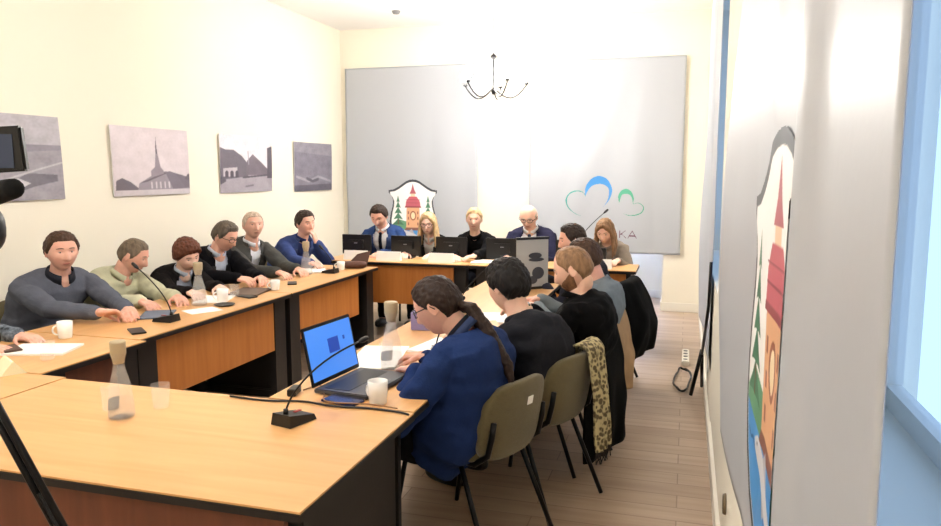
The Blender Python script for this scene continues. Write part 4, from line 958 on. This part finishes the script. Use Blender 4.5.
# papers, phones, small flat things
def slab(name, x, y, w_, d_, h, ang, m_, label, cat, z=TH, bev=0): return tag(MB().box((x, y, z+h/2+.0006), (w_, d_, h), rot=rotz(ang), bev=bev).build(name, m_, loc=(x, y, z+h/2+.0006)), label, cat)
slab('paper_sheets', -2.98, 2.76, .30, .21, .010, 18, M_paper, 'pile of white papers under the hand at the left edge', 'papers')
slab('phone', -3.11, 2.70, .075, .15, .009, 60, mat('brown_case', (84,60,50), .5), 'phone in brown case on the papers at the left edge', 'phone', TH+.0106, .002)
slab('phone', -2.84, 3.24, .075, .15, .009, 50, M_blackp, 'black phone before the clasped hands of the grey sweater', 'phone', bev=.002)
slab('tablet', -3.05, 3.66, .18, .25, .009, 30, mat('slate_cover', (92,104,124), .5), 'slate grey tablet before the person in pale green', 'tablet', bev=.002)
slab('paper_sheets', -3.06, 4.24, .21, .29, .004, 20, M_paper, 'white papers before the person in leather jacket', 'papers')
slab('paper_sheets', -2.88, 3.86, .16, .20, .003, -30, M_paper, 'crumpled white leaflet between microphone and mug', 'papers')
slab('folder', -3.0, 4.56, .23, .32, .010, 10, mat('brown_folder', (96,78,66), .6), 'brown folder before the person in black jacket', 'folder')
slab('phone', -2.90, 4.38, .07, .14, .009, 70, M_blackp, 'black phone beside the brown folder', 'phone', bev=.002)
slab('phone', -2.92, 5.02, .07, .14, .009, 30, M_blackp, 'black phone before the grey-haired person', 'phone', bev=.002)
slab('paper_sheets', -3.10, 5.70, .2, .25, .012, 30, M_paper, 'white papers before the person in blue jacket', 'papers')
slab('paper_sheets', -1.36, 3.10, .22, .42, .004, 12, M_paper, 'large white sheet on the table behind the laptop', 'papers')
slab('paper_sheets', -1.14, 3.36, .21, .30, .012, -10, M_paper, 'stack of white papers before the charcoal jumper', 'papers')
slab('book', -1.05, 3.86, .16, .22, .02, 25, mat('ochre_cover', (206,160,98), .5), 'ochre book before the bearded person', 'book')
slab('paper_sheets', -1.10, 4.14, .21, .30, .006, 15, M_paper, 'white papers before the grey shirt', 'papers')
slab('lilac_box', -1.38, 3.80, .13, .20, .10, 10, mat('lilac_card', (134,124,168), .6), 'lilac box on the right row table', 'box', bev=.004)
slab('phone', -1.22, 2.44, .075, .15, .009, 78, mat('blue_phone', (52,58,92), .25), 'dark blue phone before the laptop', 'phone', bev=.002)
slab('power_adapter', -1.445, 2.475, .035, .075, .028, 12, M_blackp, 'small black adapter at the inner corner of the right row', 'adapter', bev=.003)
slab('phone', -.86, 3.755, .16, .08, .009, 20, M_blackp, 'black phone held by the bearded person', 'phone', z=.90, bev=.002)
M_card = mat('pale_yellow_card', (236,232,196), .7)
def tent(x, y, w_, h, ang, m_, label, d_=.05):
    t = MB().prism([(-d_,0),(d_,0),(.004,h),(-.004,h)], -w_/2, w_/2, M=(Matrix.Translation((x, y, TH+.0006)) @ Matrix.Rotation(R(ang), 4, 'Z') @ Matrix.Rotation(R(90), 4, 'X')))
    return tag(t.build('name_card', m_, loc=(x, y, TH+.0006)), label, 'card')
tent(-2.80, 2.42, .16, .055, 60, M_card, 'pale yellow folded card on the corner table at the left edge')
for x, y, l in ((-3.13, 6.62, 'white name card before the person in blue suit, leftmost on the head table'), (-2.78, 6.62, 'white name card between blue suit and blonde person'), (-2.24, 6.62, 'white name card before the person in black cardigan')):
    tent(x, y, .25, .09, 90, M_paper, l, .03)
tent(-.72, 6.60, .18, .085, 90, M_paper, 'white name card at the right end of the head table', .03)
slab('paper_sheets', -1.80, 6.74, .32, .22, .012, 4, M_paper, 'white papers before the person in black top', 'papers')
slab('paper_sheets', -1.36, 6.70, .22, .16, .010, -6, M_paper, 'white papers before the bald person', 'papers')
slab('speaker_box', -.74, 6.76, .09, .06, .17, 0, M_blackp, 'small upright black box behind the rightmost name card', 'device', bev=.005)
M_scr = mat('screen_black', (8,8,10), .2)
def monitor(x, y, label, w_=.38, rz=0):
    t = thing('monitor', label, 'monitor', (x, y, TH)); A = rotz(rz); o = V(x, y, TH)
    MB().box(o+A @ V(0,0,.125), (w_, .025, .20), rot=A, bev=.004).build('housing', M_blackp, t)
    MB().box(o+A @ V(0,.0135,.125), (w_-.02, .003, .18), rot=A).build('screen', M_scr, t)
    MB().box(o+A @ V(0,-.02,.13), (.16, .02, .09), rot=A, bev=.004).build('rear_cover', M_blackp, t)
    MB().box(o+A @ V(0,-.014,.03), (.05, .015, .05), rot=A).box(o+A @ V(0,0,.004), (.16, .11, .008), rot=A, bev=.003).build('stand', M_blackp, t)
    MB().box(o+A @ V(0,-.0312,.14), (.035, .001, .008), rot=A).build('badge', M_steel, t)
for x, l in ((-3.24, 'black monitor seen from behind, leftmost on the head table'), (-2.70, 'black monitor seen from behind, between blue suit and blonde person'), (-2.22, 'black monitor seen from behind, before the black cardigan'), (-1.70, 'black monitor seen from behind, left of the bald person'), (-1.02, 'black monitor seen from behind, rightmost on the head table')):
    monitor(x, 6.88, l, .32)
# brown clutch bag at the end of the left row
t = thing('leather_pouch', 'dark brown leather pouch standing at the far end of the left row', 'bag', (-2.86, 6.02, TH))
MB().ell((-2.86, 6.02, TH+.032), (.11, .07, .032), rotz(20), e1=.6, e2=.6).build('body', mat('brown_leather', (86,54,42), .5), t, True)
MB().prism([(-.09,0),(.09,0),(.12,.12),(.0,.09)], -.006, .006, M=Matrix.Translation((-2.84, 6.03, TH+.035)) @ Matrix.Rotation(R(20), 4, 'Z') @ Matrix.Rotation(R(80), 4, 'X')).build('flap', mat('brown_leather', (86,54,42), .5), t)
# laptop
def laptop():
    x, y = -1.235, 2.66; A = rotz(-62); o = V(x, y, TH)    # local +Y = towards the screen hinge
    t = thing('laptop', 'open black laptop with blue screen before the person in blue blazer', 'laptop', (x, y, TH))
    A = Matrix.Rotation(R(84), 3, 'Z')
    MB().box(o+V(0,0,.012), (.35, .24, .018), rot=A, bev=.004).build('base', mat('laptop_grey', (74,74,78), .4), t)
    MB().box(o+A @ V(0,.03,.0218), (.30, .11, .0016), rot=A).build('keyboard', M_blackp, t)
    MB().box(o+A @ V(0,-.075,.0218), (.10, .055, .0012), rot=A).build('touchpad', mat('pad_grey', (92,92,96), .4), t)
    T_ = A @ Matrix.Rotation(R(-12), 3, 'X'); hc = o+A @ V(0, .122, .022)
    lid = MB().box(hc+T_ @ V(0, .004, .118), (.35, .008, .236), rot=T_, bev=.003).build('lid', M_blackp, t)
    MB().box(hc+T_ @ V(0, -.0006, .120), (.325, .002, .205), rot=T_).build('screen', mat('blue_screen', (64,124,214), .3, emit=.30), lid)
    MB().box(hc+T_ @ V(.015, -.002, .135), (.075, .002, .060), rot=T_).build('screen_window', mat('navy_screen', (30,66,160), .3, emit=.25), lid)
    MB().box(hc+T_ @ V(.095, -.002, .150), (.012, .002, .016), rot=T_).build('screen_icon', mat('navy_screen', (30,66,160), .3, emit=.25), lid)
laptop()
def cable(name, pts, r, m_, label, cat='cable'):
    P = arc3([Vector(p) for p in pts]); return tag(MB().tube(P, r, 8, rnd=True).build(name, m_, smooth=True), label, cat)
def arc3(pts, n=6):
    P = [pts[0]]+pts+[pts[-1]]; out = []
    for i in range(1, len(P)-2):
        for k in range(n):
            t_ = k/n; a, b_, c, d = P[i-1], P[i], P[i+1], P[i+2]
            out.append(.5*((2*b_)+(-a+c)*t_+(2*a-5*b_+4*c-d)*t_*t_+(-a+3*b_-3*c+d)*t_**3))
    return out+[pts[-1]]
zc = TH+.005
cable('black_cable', [(-1.66,2.37,zc),(-1.5,2.36,zc),(-1.36,2.39,zc),(-1.22,2.37,zc),(-1.08,2.385,zc),(-.97,2.375,zc),(-.925,2.36,zc)], .0042, M_blackp, 'thin black cable along the seam of the nearest table')
cable('black_cable', [(-1.43,2.52,zc),(-1.40,2.60,zc),(-1.33,2.50,zc),(-1.26,2.395,zc+.006),(-1.1,2.41,zc+.006),(-.98,2.39,zc+.008)], .003, mat('tan_cable', (150,110,76), .6), 'thin tan cable from laptop towards the seam')
t = thing('headset', 'black headset lying before the person in blue blazer', 'headset', (-1.03, 3.02, TH))
MB().tube([V(-1.03,3.02,TH+.03)+V(.07*math.cos(q),.055*math.sin(q),.012*math.sin(q)) for q in np.linspace(0, math.pi, 14)], .007, 8, rnd=True).build('headband', M_blackp, t, True)
for s in (-1, 1): MB().ell((-1.03+s*.07, 3.01, TH+.034), (.026, .034, .033)).build('ear_cushion', M_blackp, t, True)
# upright printed panel
t = thing('display_panel', 'upright pale grey printed panel with black top edge on the right row', 'panel', (-1.08, 5.28, TH))
A = rotz(40); o = V(-1.08, 5.28, TH); ins_ = thing
MB().box(o+V(0,0,.185), (.26, .012, .37), rot=A).build('board', mat('pale_grey_board', (168,168,166), .6), t)
MB().box(o+V(0,0,.378), (.27, .022, .018), rot=A).build('top_bar', M_blackp, t)
MB().box(o+A @ V(0,.05,.01), (.2, .12, .02), rot=A).build('foot', M_blackp, t)
for (px, pz, rw, rh) in ((.02, .25, .055, .022), (.03, .22, .065, .014), (.045, .12, .05, .045), (.0, .07, .04, .03)):
    MB().ell(o+A @ V(px, -.0075, pz), (rw, .0015, rh), A).build('dark_print', mat('dark_grey_ink', (60,60,66), .6), t, True)
# ================================================================== CAMERA EQUIPMENT AT THE LEFT
CX, CY = -1.38, 1.0
t = thing('camera_tripod', 'black tripod leg crossing the lower left corner', 'tripod', (CX, CY, 0))
MB().lathe([(0,1.38),(.03,1.38),(.035,1.44),(.05,1.47),(.05,1.49),(0,1.49)], (CX, CY, 0), 16).build('head', M_metal, t, True)
foot = V(-.43, .96, .02); top_ = V(-1.29, .975, 1.38)
for k, (ft, tp_) in enumerate(((foot, top_), (V(-2.0, 1.45, .02), V(CX-.03, CY+.04, 1.36)), (V(-1.75, .3, .02), V(CX-.02, CY-.05, 1.36)))):
    d = ft-tp_; sd = V(d.y, -d.x, 0).normalized()*.009 if k else V(.8, 0, .5).normalized()*.009
    m1_ = tp_+d*.33
    MB().tube([tp_+sd, m1_+sd], .0065, 8).tube([tp_-sd, m1_-sd], .0065, 8).tube([tp_+d*.25, ft], .007, 8).tube([m1_-d*.02-sd*1.8, m1_-d*.02+sd*1.8], .017, 10).ell(ft, (.02, .02, .018)).build('leg', M_metal, t, True)
t = thing('video_camera', 'black video camera with flip-out screen at the left edge', 'camera', (CX, CY, 1.49))
MB().box((-1.58, 1.06, 1.58), (.16, .30, .14), bev=.02).build('body', M_blackp, t)
MB().tube([(-1.58, 1.2, 1.575), (-1.58, 1.27, 1.575), (-1.58, 1.275, 1.575), (-1.58, 1.33, 1.575)], [.045, .045, .055, .058], 24).build('lens', M_blackp, t, True)
MB().tube([(-1.58, 1.18, 1.65), (-1.58, 1.16, 1.70), (-1.58, 1.0, 1.71), (-1.58, .96, 1.65)], .014, 10, rnd=True).build('handle', M_blackp, t, True)
MB().tube([(-1.50, 1.20, 1.535), (-1.38, 1.19, 1.556), (-1.262, 1.13, 1.568)], [.025, .025, .020], 14, rnd=True).build('microphone', mat('black_foam', (14,14,15), 1), t, True)
A = rotz(28)
MB().box((-1.322, 1.11, 1.64), (.17, .022, .088), rot=A @ Matrix.Rotation(R(-4), 3, 'Y'), bev=.004).build('screen_housing', M_blackp, t)
MB().box(V(-1.322, 1.11, 1.64)+A @ V(0,-.0125,0), (.135, .002, .065), rot=A).build('screen', mat('screen_slate', (58,68,92), .25), t)
MB().ell((-1.318, 1.09, 1.490), (.052, .05, .052), e1=.8).build('hand_grip', M_blackp, t, True)
MB().tube(arc3([V(-1.30,1.09,1.43), V(-1.285,1.09,1.38), V(-1.30,1.08,1.33), V(-1.27,1.08,1.28), V(-1.32,1.07,1.22), V(-1.42,1.06,1.20)]), .004, 8).build('cord', M_blackp, t, True)
# ================================================================== RIGHT WALL CLUTTER
t = thing('light_stand', 'black stand leg leaning by the far right window', 'stand', (.06, 4.95, 0))
MB().tube([(.07, 5.35, .014), (.135, 5.3, .36)], .014, 8).build('leg', M_metal, t, True)
MB().tube([(.135, 5.3, .33), (.150, 4.74, .78), (.153, 4.72, 1.05)], .010, 8).tube([(.135, 5.3, .33), (.15, 5.6, .014)], .012, 8).build('pole', M_metal, t, True)
cable('cable_coil', [V(.01+.06*math.cos(q)+.01*math.sin(3*q), 5.75+.32*math.sin(q), .012+.006*(k % 3)) for k, q in enumerate(np.linspace(0, 14, 40))], .007, M_blackp, 'loose coil of black cable on the floor by the right wall')
t = thing('power_strip', 'white power strip on the floor by the right wall', 'power strip', (.03, 6.4, 0))
MB().b2(.0, .06, 6.2, 6.65, .001, .045, bev=.006).build('housing', M_trim, t)
for k in range(4): MB().lathe([(0,0),(.018,0),(.018,.003),(0,.003)], (.03, 6.27+k*.1, .045), 14).build('socket', M_grayp, t, True)
SC.render.film_transparent = False
